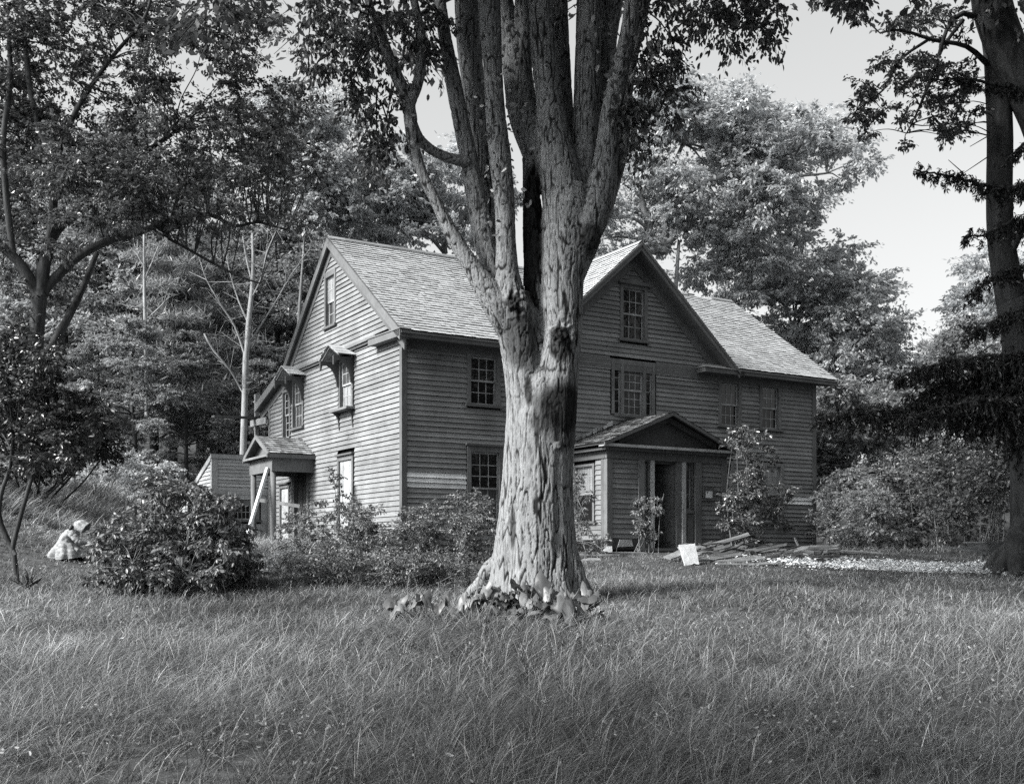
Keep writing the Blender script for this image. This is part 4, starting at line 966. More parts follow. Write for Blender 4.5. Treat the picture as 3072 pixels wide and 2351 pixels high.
def maple(name, label, seed, px, Y, h, ell, n, r, ntw, nl, size, strokes=(), leaf='maple', bark='greybark', tone=(.6, 1.35), hw=18, lr=.1, group=None):
    f = foot(px, Y, -.3); T = Plant(name, label, 'tree', f, rg(seed), group)
    T.stem([f, f+[.1, 0, h*.25], f+[-.1, .1, h*.5], f+[.2, .1, h*.8]], [hw/FOC*Y, hw*.8/FOC*Y, hw*.55/FOC*Y, hw*.2/FOC*Y], 8, .6)
    for s in strokes: T.stem_px(s, Y, step=.5, sides=6)
    T.fill(ell, n, r, ntw, nl, size, full=False, tone=tone, lr=lr, twr=.012)
    return T.done(leaf, bark)

maple('maple_tree', 'broad tree with leaves paled for haze arching over the roof right of the great trunk', 31, 2030, 44, 18,
      [(2000,480,260,230,42,47), (2230,440,260,150,42,47), (2440,480,180,140,42,47), (2060,320,190,110,42,46), (2330,640,170,70,43,46), (1880,620,150,160,42,46), (1840,520,110,110,42,46)], 128, 1.3, 24, 25, .19,
      [[(1990,760,14,0), (2010,640,12,0), (2090,560,10,-.5), (2200,520,7,-1), (2380,470,5,-1)], [(1985,740,14,0), (2050,690,9,0), (2150,600,7,0), (2330,540,5,-1), (2480,520,3,-1)], [(1970,760,14,0), (1930,620,10,0), (1900,500,7,0), (1890,380,5,0)], [(1995,720,12,0), (2000,560,9,0), (2050,430,6,0), (2110,300,4,0)], [(2210,560,5,-1), (2300,590,4,-1), (2460,600,3,-1)], [(2190,780,9,.5), (2220,660,8,.5), (2260,590,6,0), (2330,500,4,0)]], hw=16, lr=.09)
maple('maple_tree', 'tree with leaves paled for haze showing behind the roof on the left side of the great trunk', 32, 1330, 47, 16,
      [(1330,600,200,130,45,50), (1210,520,110,110,44,48), (1450,520,110,150,45,49), (1240,660,170,60,45,49), (1150,690,90,60,44,48)], 66, 1.3, 22, 26, .19,
      [[(1335,760,10,0), (1310,600,8,0), (1240,480,5,0), (1200,400,3,0)], [(1340,720,8,0), (1420,600,6,0), (1470,480,4,0)]], hw=14)
maple('maple_tree', 'tall airy tree behind the left gable peak', 37, 900, 45, 17,
      [(890,400,150,130,42,47), (960,560,140,100,42,47), (1020,640,80,70,43,46)], 84, 1.25, 22, 24, .18, hw=12, leaf='midleaf', tone=(.8, 1.9))
maple('maple_tree', 'rounded full tree behind the right end of the roof', 33, 2380, 50, 15,
      [(2250,790,200,150,44,51), (2420,850,200,150,44,52), (2560,960,130,130,45,52), (2470,1080,200,120,45,51), (2580,1130,110,110,45,50), (2240,680,200,80,44,50), (2620,1010,60,80,46,50)], 125, 1.4, 24, 27, .19, hw=16, tone=(.6, 1.3))
maple('maple_tree', 'low dark tree close beside the right rear corner of the house', 34, 2560, 40, 7,
      [(2560,1230,130,110,37,41), (2700,1260,130,90,37,42), (2520,1340,120,130,36,40)], 70, .95, 22, 24, .16, hw=10, tone=(.4, 1.1), leaf='midleaf')
maple('maple_tree', 'light airy tree beyond the dark boughs at the right edge', 35, 2990, 46, 11,
      [(2990,870,110,150,44,48), (2940,960,90,100,44,48), (3080,950,110,160,43,48)], 50, 1.1, 20, 22, .18, hw=11, tone=(.7, 1.6))
maple('maple_tree', 'far tree low on the skyline right of the house', 36, 2700, 62, 8,
      [(2720,1140,110,70,60,66), (2840,1130,130,80,60,66), (2960,1140,110,80,58,66)], 50, 1.3, 18, 20, .24, hw=12, leaf='midleaf', tone=(.8, 1.6))

def pine(name, label, px, Y, top, base_py, spread, seed, n=26, leaf='pine', tone=(.6, 1.3), group=None, size=.34):
    f = foot(px, Y, -.3); T = Plant(name, label, 'tree', f, rg(seed), group); tp = at(px, top, Y)
    T.stem([f, (f+tp)/2, tp], [.2, .15, .03], 7, .8)
    lo = at(px, base_py, Y)[2]
    for k in range(n):
        q = (k+.5)/n; z = lo+(tp[2]-lo)*q; a = k*2.4+T.rng.normal(0, .3); R_ = spread*(1-q)**.75*T.rng.uniform(.6, 1.15)+.35
        c = np.array([f[0]+R_*math.cos(a), Y+R_*math.sin(a), z+.1*R_])
        limb(T.B, np.array([f[0], Y, z-.2])-f, c-f, .05, .015, T.rng, .08, 5, .02)
        for j in range(3):
            cc = c-f+T.rng.normal(0, .35, 3)*[1, 1, .35]-np.array([math.cos(a), math.sin(a), 0])*R_*.25*j
            m = 230; d = norm(T.rng.normal(0, 1, (m, 3))+[0, 0, .55]); P = cc+T.rng.normal(0, 1, (m, 3))*[.5, .5, .14]*max(.6, R_*.35)
            leaves(T.L, P, size, T.rng, d, -.25, .2, (tone[0], tone[1]), .12, False)
    return T.done(leaf, 'bark')
pine('pine_tree', 'single pine with tufted top on the skyline at right', 2846, 58, 1005, 1200, 2.4, 41, 22, tone=(.5, 1.0))
pine('pine_tree', 'soft-needled pine in the woods left of the bare tree', 520, 44, 730, 1290, 3.6, 42, 34, tone=(.5, 1.1))
pine('pine_tree', 'soft-needled pine just behind the bare pale tree', 640, 52, 690, 1240, 3.4, 43, 30, tone=(.5, 1.1))
pine('pine_tree', 'feathery pine rising above the left gable peak', 1040, 56, 590, 1000, 3.2, 44, 24, tone=(.8, 1.5))

def bare(name, label, strokes, Y, bx, seed, nt=70, bark='palebark', tw=.7):
    f = foot(bx, Y, -.3); T = Plant(name, label, 'tree', f, rg(seed))
    for s in strokes: T.stem_px(s, Y, step=.4, sides=7)
    A = np.vstack([k for k in T.sk[1:]] or T.sk); A = A[A[:, 3] < .09]
    i = T.rng.integers(0, len(A), nt); P = A[i, :3]; d = norm(T.rng.normal(0, 1, (nt, 3))*[1, .6, .6]+[0, 0, .8]); E = P+d*T.rng.uniform(.4, 1.5, (nt, 1))*tw
    twigs(T.B, P, E, .012)
    j = T.rng.integers(0, nt, nt*2); P2 = P[j]+(E-P)[j]*T.rng.uniform(.3, .9, (nt*2, 1)); E2 = P2+norm(T.rng.normal(0, 1, (nt*2, 3))*[1, .6, .6]+[0, 0, .5])*T.rng.uniform(.2, .7, (nt*2, 1))*tw; twigs(T.B, P2, E2, .007)
    return T.done('midleaf', bark)
bare('bare_tree', 'pale dead tree with bare forking branches left of the house',
     [[(728,1500,11.1,0), (730,1350,10.4,0), (735,1200,9.6,0), (738,1080,9.6,0), (747,960,8.1,0), (757,860,6.7,0), (760,780,5.2,0), (757,700,3.0,0)],
      [(738,1075,3.7,0), (705,980,3.0,-.2), (660,910,2.2,-.4), (620,840,1.5,-.5), (606,800,0.9,-.6)], [(743,1040,3.0,0), (780,980,2.6,.2), (830,900,1.9,.3), (870,830,1.5,.4), (930,745,0.9,.5)],
      [(745,970,3.0,0), (715,900,2.2,.2), (690,820,1.5,.3), (678,760,0.9,.3)], [(752,900,2.2,0), (785,830,1.6,-.2), (800,760,2.2,-.2), (830,690,1.5,-.2)], [(730,1180,2.6,0), (690,1110,2.2,-.3), (640,1050,3.0,-.5), (612,1000,2.2,-.6)], [(757,850,3.0,0), (740,780,2.2,.2), (728,710,1.5,.2)]], 38, 728, 51, 90)
bare('bare_tree', 'slim pale dead trunk standing in the left woods',
     [[(440,1250,6,0), (438,1050,6,0), (434,900,5,0), (433,800,4,0), (432,690,3,0)], [(434,840,3,0), (455,790,2,0), (475,740,2,0)], [(433,800,2,0), (415,770,2,0), (400,720,1,0)], [(437,960,2,0), (470,930,2,0), (510,890,2,0)]], 40, 440, 52, 30, tw=.6)

# woods on the hillside: two tree shapes, copied to each place
def wood_proto(seed, h, r, name, label, leaf, tone, flatk):
    rng = rg(seed); T = Plant(name, label, 'tree', (0, 0, 0), rng, 'trees of the hillside woods')
    T.stem([(0, 0, -.5), (.1, 0, h*.3), (-.1, .1, h*.6), (.05, 0, h*.95)], [.2, .16, .11, .03], 7, .7)
    for k in range(52):
        q = rng.random()**.8; z = h*(.2+.8*q); R_ = r*math.sin(math.pi*min(.95, .22+.75*q))*rng.uniform(.35, 1); a = rng.uniform(0, 6.283)
        T.mass((R_*math.cos(a), R_*math.sin(a), z), np.array([1.2, 1.2, flatk]), 24, 22, .18, full=False, tone=tone, lr=.06, twr=.01, flat=.75)
    return T.done(leaf, 'bark')
def dup(root, loc, rz, sc, label, group=None):
    o = root.copy(); COL.objects.link(o); o.location = loc; o.rotation_euler = (0, 0, rz); o.scale = (sc, sc, sc*1.0); o['label'] = label
    if group: o['group'] = group
    for ch in list(root.children):
        c = ch.copy(); COL.objects.link(c); c.parent = o
    return o
WA = wood_proto(61, 13, 3.6, 'wood_tree', 'tree with layered leafy boughs in the hillside woods', 'midleaf', (.35, 1.25), .4)
WB = wood_proto(62, 11, 3.9, 'wood_tree', 'tree with layered leafy boughs in the hillside woods', 'midleaf', (.5, 1.6), .45)
spots = [(40,52,1.2), (150,58,1.4), (190,47,1.0), (310,46,1.05), (400,40,.6), (560,41,.55), (470,47,1.2), (600,58,1.35), (720,60,1.3), (830,50,1.15), (900,58,1.3), (980,66,1.35), (230,52,1.4), (90,62,1.5), (-60,58,1.4), (370,60,1.5), (660,46,.7), (780,42,.55), (850,46,.75), (300,42,.5), (690,42,.42), (930,50,.9), (2480,48,.8), (2640,50,.75), (2780,46,.7), (2900,44,.75), (3050,40,.8), (2990,52,.9), (2380,58,1.0)]
WLAB = 'leafy tree at the far left of the woods behind the forked dark trunk|tall tree rising behind the crown of the dark forked tree|leafy tree just right of the dark forked trunk|layered leafy tree between the dark forked trunk and the slim pale dead trunk|small leafy tree left of the slim pale dead trunk|small leafy tree close behind the large shrub before the shed|leafy tree directly behind the slim pale dead trunk|tall tree behind the two soft-needled pines|tall tree directly behind the bare pale tree|leafy tree just right of the bare pale tree|tall tree behind the left slope of the gable|farthest tree above the left gable peak|broad tree high in the woods right of the forked trunk|far tree high on the hillside at the left edge|tree cut by the left edge of the picture|far tall tree above the slim pale dead trunk|low leafy tree left of the bare pale trunk|small leafy tree between the bare pale trunk and the house|low leafy tree behind the rear eave of the house|small leafy tree at the edge of the left lawn|smallest leafy tree at the foot of the bare pale trunk|leafy tree mostly hidden behind the left gable wall|leafy tree just past the right end of the house|leafy tree in the thicket behind the rounded shrub by the path|leafy tree in the thicket below the skyline pine|leafy tree behind the drooping dark boughs|leafy tree at the right edge behind the big trunk|far tree behind the bush next to the wheelbarrow|tree mostly hidden behind the right end of the roof'.split('|')
for i, (px, Y, sc) in enumerate(spots):
    x = (px-PX0)/FOC*Y; L = (x, Y, gz(x, Y)-.2); lab = WLAB[i]
    grp = 'trees of the hillside woods' if px < 1200 else 'trees of the thicket on the right'
    if i == 0: WA.location = L; WA.scale = (sc, sc, sc); WA['label'] = lab
    elif i == 1: WB.location = L; WB.scale = (sc, sc, sc); WB['label'] = lab
    else: dup(WA if i % 2 else WB, L, i*1.7, sc, lab, grp)

for i, (x, y, sc) in enumerate(((-3.2, -1.4, 1.5), (9, -7, 1.25), (16, -1, 1.35), (23, 6, 1.4), (3, -13, 1.3), (29, 14, 1.4), (13, -14, 1.5), (18, -7, 2.2), (27, 1, 2.3), (10, -17, 2.3), (34, 11, 2.2), (3, -20, 2.2), (22, -18, 2.4), (22, -8, 1.6), (12.5, 4, 1.5), (15, 9.5, 1.5), (8.5, -1, 1.4), (19, 16, 1.45), (4, -8, 1.4))):  # unseen trees added to block light from the front wall and lower meadow
    dup(WA if i % 2 else WB, (x, y, gz(x, y)-.2), i*2.1, sc, 'unseen tree added beside or behind the viewpoint to block light from the house front and meadow', 'unseen light-blocking trees added around the viewpoint')

def right_tree():
    Y = 19.0; f = foot(3110, Y); T = Plant('broadleaf_tree', 'big dark two-stemmed tree at the right edge with flared root', 'tree', f, rg(71)); by = HOR-f[2]/Y*FOC
    T.stem_px([(3118,by+20,110,0), (3112,1690,92,0), (3110,1600,76,0), (3108,1450,72,0), (3100,1250,74,0), (3085,1080,72,0), (3070,980,66,0), (3040,900,52,0)], Y, sides=14)
    T.stem_px([(3060,1000,50,0), (3015,800,40,0), (3001,690,38,0), (2998,560,37,0), (3000,420,37,0), (2995,280,36,0), (2988,150,36,0), (2970,20,36,0), (2960,-120,34,0)], Y, sides=12)
    T.stem_px([(3090,1000,54,0), (3150,760,50,.1), (3160,560,50,0), (3130,400,52,-.2), (3070,260,52,-.3), (3010,120,56,-.35), (2975,10,56,-.4), (2960,-120,50,-.4)], Y, sides=12)
    T.stem_px([(3010,800,14,0), (3060,700,12,-.3), (3120,560,10,-.4)], Y)
    for (ex, ey, d) in ((2990,1712,-.1), (3030,1735,-.6), (2978,1690,.3)): T.stem_px([(3085,1560,46,d*.2), (3055,1640,40,d*.6), (ex+20,ey-20,26,d), (ex-20,ey+25,14,d*1.3)], Y)
    T.stem_px([(2970,200,9,0), (2900,140,7,-.3), (2800,120,6,-.5), (2700,90,4,-.6), (2640,100,3,-.6)], Y)
    T.stem_px([(2975,80,10,-.3), (2890,40,8,-.5), (2840,90,6,-.6), (2810,190,5,-.6), (2760,320,4,-.7)], Y)
    T.stem_px([(2890,60,6,-.4), (2830,140,5,-.4), (2790,240,4,-.4), (2750,340,3,-.4), (2720,400,2,-.4)], Y)
    T.stem_px([(2800,110,5,-.5), (2700,180,4,-.5), (2650,270,3,-.5), (2570,330,2,-.5)], Y)
    T.fill([(2800,70,150,60,18,19.5), (2720,200,90,80,18,19.2), (2640,300,90,60,18,19), (2590,370,60,30,18,19), (2830,230,90,90,18,19.4), (2800,350,100,70,18,19.4), (2880,330,60,70,18.2,19.6), (2720,440,80,25,18,19)], 84, .3, 8, 11, .075, lr=.012, droop=.6, tone=(.6, 1.7))
    T.fill([(2560,30,60,25,18,19), (2500,10,50,20,18,19)], 5, .25, 7, 9, .1, lr=.01, droop=.7)
    T.fill([(2900,-200,500,150,15,22), (3100,-100,100,150,17,20)], 22, 1.0, 14, 16, .15, full=False, link=False)
    # dead hanging twigs
    for (a, b, c, d) in ((2962,410,2910,440), (2965,470,2890,520), (2890,520,2845,480), (2890,525,2860,540)):
        twigs(T.B, at(a, b, Y-.2)[None]-f, at(c, d, Y-.3)[None]-f, .012)
    T.done('elmleaf', 'bark')
right_tree()

def spruce():
    Y = 16.5; f = foot(3330, Y); T = Plant('spruce_tree', 'dark spruce reaching in from the right with drooping boughs', 'tree', f, rg(81))
    T.stem([f, f+[0, 0, 4], f+[0, 0, 9]], [.2, .16, .08], 8, .6); rng = T.rng
    def bough(st, hang, dens=16, d0=0):
        P = [at(a, b, Y+d)-f for a, b, d in st]; p, r = curve_pts(P, np.linspace(.045, .008, len(P)), .06, .01, rng); tube(T.B, p, r, 5)
        n = len(p)
        for k in range(int(n*.08), n):
            q = k/n
            for j in range(int((dens//4+3)*(1.25-.85*q))+1):
                A = p[k]+rng.normal(0, .05, 3); side = rng.choice([-1, 1]); ln = hang*rng.uniform(.35, 1.15)*(.1+.95*min(1, (1-q)*1.35))*(.55+.9*abs(math.sin(k*.37+len(st))))
                tg = norm(p[min(k+1, n-1)]-p[k-1]); od = np.array([-tg[1], tg[0], 0])*side
                m1 = A+od*ln*.4+tg*ln*.15-np.array([0, 0, ln*.18]); E = m1+od*ln*.18*rng.normal()+tg*ln*.2*rng.normal()-np.array([0, 0, ln*.7])
                twigs(T.B, np.stack([A, m1]), np.stack([m1, E]), .006)
                m = int(16+ln*60); t = rng.random(m); C = np.where(t[:, None] < .4, A+(m1-A)*(t/.4)[:, None], m1+(E-m1)*((t-.4)/.6)[:, None]); ax = np.where(t[:, None] < .4, norm(m1-A), norm(E-m1))
                leaves(T.L, C+rng.normal(0, .012, (m, 3)), .065, rng, ax*1.3, .1, .1, (.5, 1.6), .3, False)
    bough([(3330,1180,0), (3200,1080,-.2), (3050,1065,-.5), (2900,1075,-.6), (2780,1100,-.7), (2680,1140,-.8)], .7, 18)
    bough([(3330,1230,0), (3180,1130,.1), (3030,1115,-.1), (2900,1130,-.3), (2800,1165,-.4), (2735,1195,-.5)], .8, 18)
    bough([(3330,1300,0), (3200,1180,.3), (3080,1150,.3), (2980,1165,.2), (2890,1205,.1)], .9, 20)
    bough([(3330,1260,0), (3180,1190,-.1), (3000,1170,-.3), (2850,1190,-.5), (2720,1222,-.6), (2590,1240,-.8), (2455,1252,-1.0)], .74, 22)
    bough([(3330,1280,0), (3200,1210,-.4), (3050,1200,-.8), (2920,1205,-1), (2800,1230,-1.1), (2720,1260,-1.2)], .6, 22)
    bough([(3330,1330,0), (3200,1270,-.3), (3080,1260,-.6), (2960,1270,-.9), (2860,1290,-1)], .6, 20)
    bough([(3330,700,0), (3150,560,-.2), (3000,565,-.4), (2880,535,-.5), (2800,520,-.6), (2745,508,-.6)], .3, 8)
    bough([(3330,880,0), (3180,690,-.2), (3060,660,-.4), (2960,700,-.5), (2890,715,-.5)], .4, 8)
    bough([(3330,980,0), (3180,830,-.2), (3060,800,-.3), (2960,850,-.4), (2905,890,-.4)], .45, 10)
    bough([(3330,1060,0), (3180,930,-.2), (3060,930,-.4), (2960,980,-.4), (2900,1010,-.4)], .45, 10)
    bough([(3330,420,0), (3150,300,-.2), (2990,255,-.4), (2880,235,-.5), (2790,240,-.5)], .16, 5)
    bough([(3330,500,0), (3180,420,-.2), (3080,430,-.3), (3020,480,-.3)], .4, 8)
    T.done('needle', 'bark')
spruce()

# ================================================================== SHRUBS AND PLANTS
def shrub(name, label, seed, px, Y, ell, n, r, ntw, nl, size, leaf='shrub', tone=(.55, 1.5), stems=5, group=None, cat='shrub', full=True, bark='greybark', droop=.35, sr=.014, shell=.2, twr=.004, sag=.15):
    f = foot(px, Y, -.08); T = Plant(name, label, cat, f, rg(seed), group)
    for k in range(stems):
        e = ell[T.rng.integers(len(ell))]; tp = at(e[0]+T.rng.normal(0, e[2]*.4), e[1], T.rng.uniform(e[4], e[5])); b = f+np.array([T.rng.normal(0, .18), T.rng.normal(0, .12), 0])
        T.stem([b, b+(tp-b)*.5+T.rng.normal(0, .08, 3), tp], [sr, sr*.75, sr*.35], 5, .2)
    T.fill(ell, n, r, ntw, nl, size, full=full, tone=tone, lr=.009, droop=droop, shell=shell, twr=twr, sag=sag)
    return T.done(leaf, bark, 'stem', 'foliage')

shrub('rhododendron', 'large loose broad-leaved shrub in front of the shed', 101, 530, 15.6,
      [(560,1520,140,70,15.4,16.8), (420,1590,120,70,15,16.6), (640,1600,100,90,15.4,16.8), (520,1690,220,80,14.8,16.6), (400,1730,120,50,14.8,16), (480,1450,60,40,15.8,16.6), (330,1640,60,60,15.2,16.2), (690,1690,80,60,15.6,16.8)], 260, .22, 8, 12, .072, tone=(.3, 1.5), stems=16, shell=.5, sag=.35, droop=.5)
shrub('garden_shrub', 'low shrub beside the side porch steps', 102, 930, 24.6, [(930,1560,70,60,24,25.6), (900,1620,90,60,23.6,25)], 30, .26, 9, 10, .07, stems=4)
shrub('garden_shrub', 'shrub under the boarded side window', 103, 1060, 22.6, [(1070,1570,80,70,22,23.4), (1120,1630,120,60,21.6,23)], 70, .25, 10, 12, .06, stems=5)
shrub('garden_shrub', 'dense shrub at the near corner of the house', 104, 1300, 21.5, [(1300,1590,130,90,20.6,22.6), (1400,1550,90,80,20.8,22.6), (1230,1640,120,70,20.4,22), (1440,1640,70,100,20.4,22)], 150, .25, 10, 12, .058, stems=7)
shrub('garden_shrub', 'low bushy shrub left of the great trunk', 105, 1120, 16.6, [(1080,1700,170,60,16,17.6), (1290,1710,150,60,16,17.2), (960,1700,110,50,16.2,17.6)], 170, .2, 10, 12, .046, stems=8)
shrub('garden_shrub', 'thin weedy shrub around the post of the side porch', 106, 830, 18.5, [(800,1670,90,40,18,19.4), (870,1690,90,40,17.6,19), (760,1710,70,40,17.6,18.6)], 40, .2, 8, 10, .05, stems=4, leaf='midleaf', tone=(.7, 1.6))
shrub('garden_shrub', 'twiggy shrub between the great trunk and the entry porch', 107, 1790, 23.4, [(1760,1620,50,50,22.8,24), (1740,1500,30,80,23,24), (1790,1640,50,30,22.8,23.8)], 28, .22, 8, 9, .065, stems=8, tone=(.6, 1.6))
shrub('climbing_shrub', 'tall glossy climbing shrub beside the entry porch under the upper windows', 108, 2230, 27.0,
      [(2240,1330,70,50,26.6,27.8), (2270,1400,75,60,26.4,27.8), (2230,1460,60,60,26.4,27.6), (2290,1500,80,50,26.2,27.6), (2220,1520,60,60,26.2,27.4), (2320,1570,60,40,26.4,27.4), (2240,1600,60,40,26.2,27.2), (2190,1560,25,80,26,26.8), (2340,1470,30,40,27,27.8)], 78, .25, 10, 10, .085, leaf='gloss', tone=(.6, 2.0), stems=9, sr=.018)
shrub('climbing_vine', 'small vine climbing the left post of the entry door', 109, 1940, 25.0, [(1935,1510,28,26,24.7,25.1), (1930,1560,25,40,24.7,25.1), (1945,1600,22,25,24.7,25.1), (1975,1490,30,8,24.6,25), (1990,1480,25,6,24.6,24.9), (1965,1530,18,14,24.6,25)], 30, .13, 7, 8, .075, leaf='shrub', tone=(.8, 1.9), stems=6, droop=.7)
shrub('climbing_vine', 'sparse leafy vine climbing the boarded side window', 110, 1020, 27.0, [(1020,1470,14,50,26.9,27.3), (1000,1410,12,30,26.9,27.2), (1040,1500,25,30,26.8,27.2)], 12, .12, 6, 7, .075, leaf='darkleaf', stems=3)
for i, (px, Y, ell, lab) in enumerate((
    (2520, 31, [(2500,1540,60,90,30,32), (2540,1450,50,50,30.5,32)], 'bushy shrub standing against the right corner of the house'),
    (2630, 28.5, [(2620,1580,90,80,27.5,29.5), (2600,1500,70,60,28,30)], 'pale-leaved rounded shrub between the house and the path'),
    (2740, 29.5, [(2740,1540,90,120,28.5,31), (2720,1420,80,70,29,31)], 'tall shrub behind the path with dark hollow below'),
    (2860, 27, [(2860,1500,90,120,26,28.5), (2830,1390,90,80,26.5,28.5), (2900,1600,90,60,26,27.5)], 'many-stemmed dark bush left of the wheelbarrow'),
    (2970, 25, [(2970,1480,70,130,24,26.5), (3010,1390,80,90,24,26)], 'dark shrub behind the wheelbarrow beside the big trunk'))):
    shrub('lilac_bush', lab, 120+i, px, Y, ell, 62, .42, 11, 11, .1, leaf='midleaf' if i < 2 else 'shrub', tone=(.5, 1.2) if i < 2 else (.3, 1.1), stems=10, full=False)
shrub('dark_thicket', 'dark leafy thicket behind the young tree at the left edge', 132, 120, 27, [(60,1250,170,110,25.5,28), (220,1290,110,90,25.5,28), (80,1390,150,50,25.5,27.5), (300,1330,70,60,26,28)], 130, .46, 11, 13, .1, leaf='darkleaf', tone=(.1, .6), stems=9, bark='bark', sr=.03)
shrub('meadow_shrub', 'low leafy brush at the edge of the woods above the left lawn', 130, 300, 33, [(270,1400,130,40,32,34), (330,1380,60,50,32,34)], 36, .42, 10, 10, .11, full=False, tone=(.8, 1.8), leaf='midleaf')
shrub('meadow_shrub', 'pale brush beyond the large shrub left of the shed', 131, 520, 33, [(430,1430,80,50,31,34), (480,1410,60,40,32,34)], 30, .42, 10, 10, .11, full=False, tone=(.9, 2.0), leaf='midleaf')

def burdock(px, Y, n, spread, label, seed):
    f = foot(px, Y, 0); rng = rg(seed); e = empty('burdock_plant', tuple(f), 0, label, 'plant', 'burdock plants at the foot of the great tree'); L = Geo(); B = Geo()
    for k in range(n):
        a = rng.uniform(0, 6.28); rr = spread*math.sqrt(rng.random()); c = np.array([rr*math.cos(a)*1.7, rr*math.sin(a)*.7, rng.uniform(.12, .42)*(1.1-.4*rr/spread)])
        R_ = rng.uniform(.05, .115); m = 18; th = np.linspace(.35, 6.283-.35, m); lean = rng.normal(0, .6, 2)-np.array([0, -.35]); di = rng.uniform(0, 6.28)
        wav = 1+.12*np.sin(th*5+rng.uniform(0, 6))+rng.normal(0, .035, m); shp = (1+.28*np.cos(th-math.pi))*wav
        rim = np.stack([np.cos(th+di)*R_*shp, np.sin(th+di)*R_*shp, np.zeros(m)], 1); rim[:, 2] = rng.normal(0, .02, m)+.03*np.sin(th*3+di)-.25*R_*rng.random()
        mid = rim*.55; mid[:, 2] = .03+.012*np.sin(np.arange(m)*2.1); tl = lambda p: np.stack([p[:, 0], p[:, 1], p[:, 2]+p[:, 0]*lean[0]+p[:, 1]*lean[1]], 1)
        V = np.vstack([c+tl(np.zeros((1, 3))), c+tl(mid), c+tl(rim)]); i = np.arange(m-1)
        F = np.vstack([np.stack([1+i, 1+m+i, 2+m+i, 2+i], 1), np.stack([np.zeros(8, int), 1+np.arange(0, 16, 2), 2+np.arange(0, 16, 2), 3+np.arange(0, 16, 2)], 1)])
        L.add(V, F, np.full(len(F), rng.uniform(.35, 1.2)))
        twigs(B, np.array([[rr*.3*math.cos(a), rr*.3*math.sin(a), 0.]]), c[None], .009)
    L.build('foliage', M['dock'], e, True); B.build('stalk', M['shrub'], e, False)
burdock(1570, 11.9, 84, .42, 'clump of big ragged burdock leaves at the front of the tree foot', 140)
burdock(1285, 12.1, 16, .3, 'small burdock clump left of the tree foot', 141)
burdock(1745, 12.2, 7, .14, 'single small burdock right of the tree foot', 142)
def spiky():
    f = foot(80, 15.5, 0); e = empty('yucca', tuple(f), 0, 'dark spiky plant in the grass at far left', 'plant'); L = Geo(); rng = rg(9)
    m = 26; d = norm(rng.normal(0, .55, (m, 3))+[0, 0, .9]); leaves(L, np.zeros((m, 3))+rng.normal(0, .04, (m, 3)), .27, rng, d*3, 0, .2, (.4, 1.0), .06); L.build('foliage', M['darkleaf'], e)
spiky()
def flower(px, py, Y, lab):
    x = (px-PX0)/FOC*Y; z = (HOR-py)/FOC*Y; g = gz(x, Y); e = empty('wild_flower', (x, Y, g), 0, lab, 'flower', 'white flowers in the meadow'); P = Geo(); S_ = Geo(); rng = rg(int(px)); h = z-g
    k = 16; a = np.arange(k)*6.283/k; d = np.stack([np.cos(a), np.sin(a)*.9, np.full(k, .35)], 1); leaves(P, np.tile([0, 0, h], (k, 1)), .03, rng, d*4, -.2, .7, (.9, 1.1), .5); P.build('blossom', M['petal'], e)
    twigs(S_, np.array([[0, 0, 0.]]), np.array([[0.01, 0, h]]), .003); S_.build('stalk', M['grass'], e)
flower(756, 2293, 6.4, 'white flower at the bottom of the meadow, left of a second one'); flower(772, 2276, 6.5, 'white flower at the bottom of the meadow, right of its twin'); flower(363, 1916, 10.2, 'single white flower on the left of the meadow')

# ================================================================== THINGS LYING ABOUT
def board(px, py, Y, ln, wd, az, tilt, tone, label, lift=.03, roll=0, th=.025, jag=True, group='scrap boards torn from the house'):
    ln *= .72; wd *= .85; x = (px-PX0)/FOC*Y; z = gz(x, Y)+lift if py is None else max((HOR-py)/FOC*Y, gz(x, Y))+.04; m = MB(); n = 5; r = random.random
    e0, e1 = [r()*.06 for _ in range(2)], [r()*.08 for _ in range(2)]; cu = random.uniform(-.03, .03)
    for k in range(n):
        a0, a1 = -.5+k/n, -.5+(k+1)/n; z0, z1 = cu*math.cos(a0*3), cu*math.cos(a1*3)
        l0 = a0*ln+(e0[0] if k == 0 else 0); l0b = a0*ln+(e0[1] if k == 0 else 0); l1 = a1*ln-(e1[0] if k == n-1 else 0); l1b = a1*ln-(e1[1] if k == n-1 else 0)
        m.hexa([(l0, -wd/2, z0), (l1, -wd/2, z1), (l1b, wd/2, z1), (l0b, wd/2, z0)], [(l0, -wd/2, z0+th), (l1, -wd/2, z1+th), (l1b, wd/2, z1+th), (l0b, wd/2, z0+th)], tone*.72*random.uniform(.85, 1.1))
    o = m.build('scrap_board', M['plank']); o.location = (x, Y, z); o.rotation_euler = (R(roll), R(-tilt), R(az)); tag(o, label, 'board', group)
board(2030, 1668, 21.6, 1.15, .2, 52, 12, 1.5, 'pale wide board slanting up to the white slab on its left side', roll=20)
board(2170, 1628, 23.6, 1.9, .1, 16, 14, 1.1, 'long thin board sticking up to the right from the heap by the door', roll=40)
board(2178, 1631, 23.5, 1.75, .07, 15, 15, .7, 'dark strip lying along the long thin board by the door', roll=40)
board(2140, 1652, 24.2, 2.4, .12, 10, 0, 1.7, 'long pale board lying flat behind the white slab', roll=50)
board(2150, 1683, 21.8, 1.7, .16, 20, 7, .8, 'weathered board across the front of the heap by the door', roll=25)
board(2115, 1700, 21.0, .95, .14, 30, 3, 1.2, 'short board in the grass below the white slab', roll=10)
board(2235, 1690, 21.5, 1.3, .15, 25, 6, 1.3, 'pale board leaning over the right of the heap', roll=35)
board(2250, 1711, 20.8, 1.9, .2, 12, 1, 1.15, 'broad curled board lying in the grass in front of the heap', roll=8)
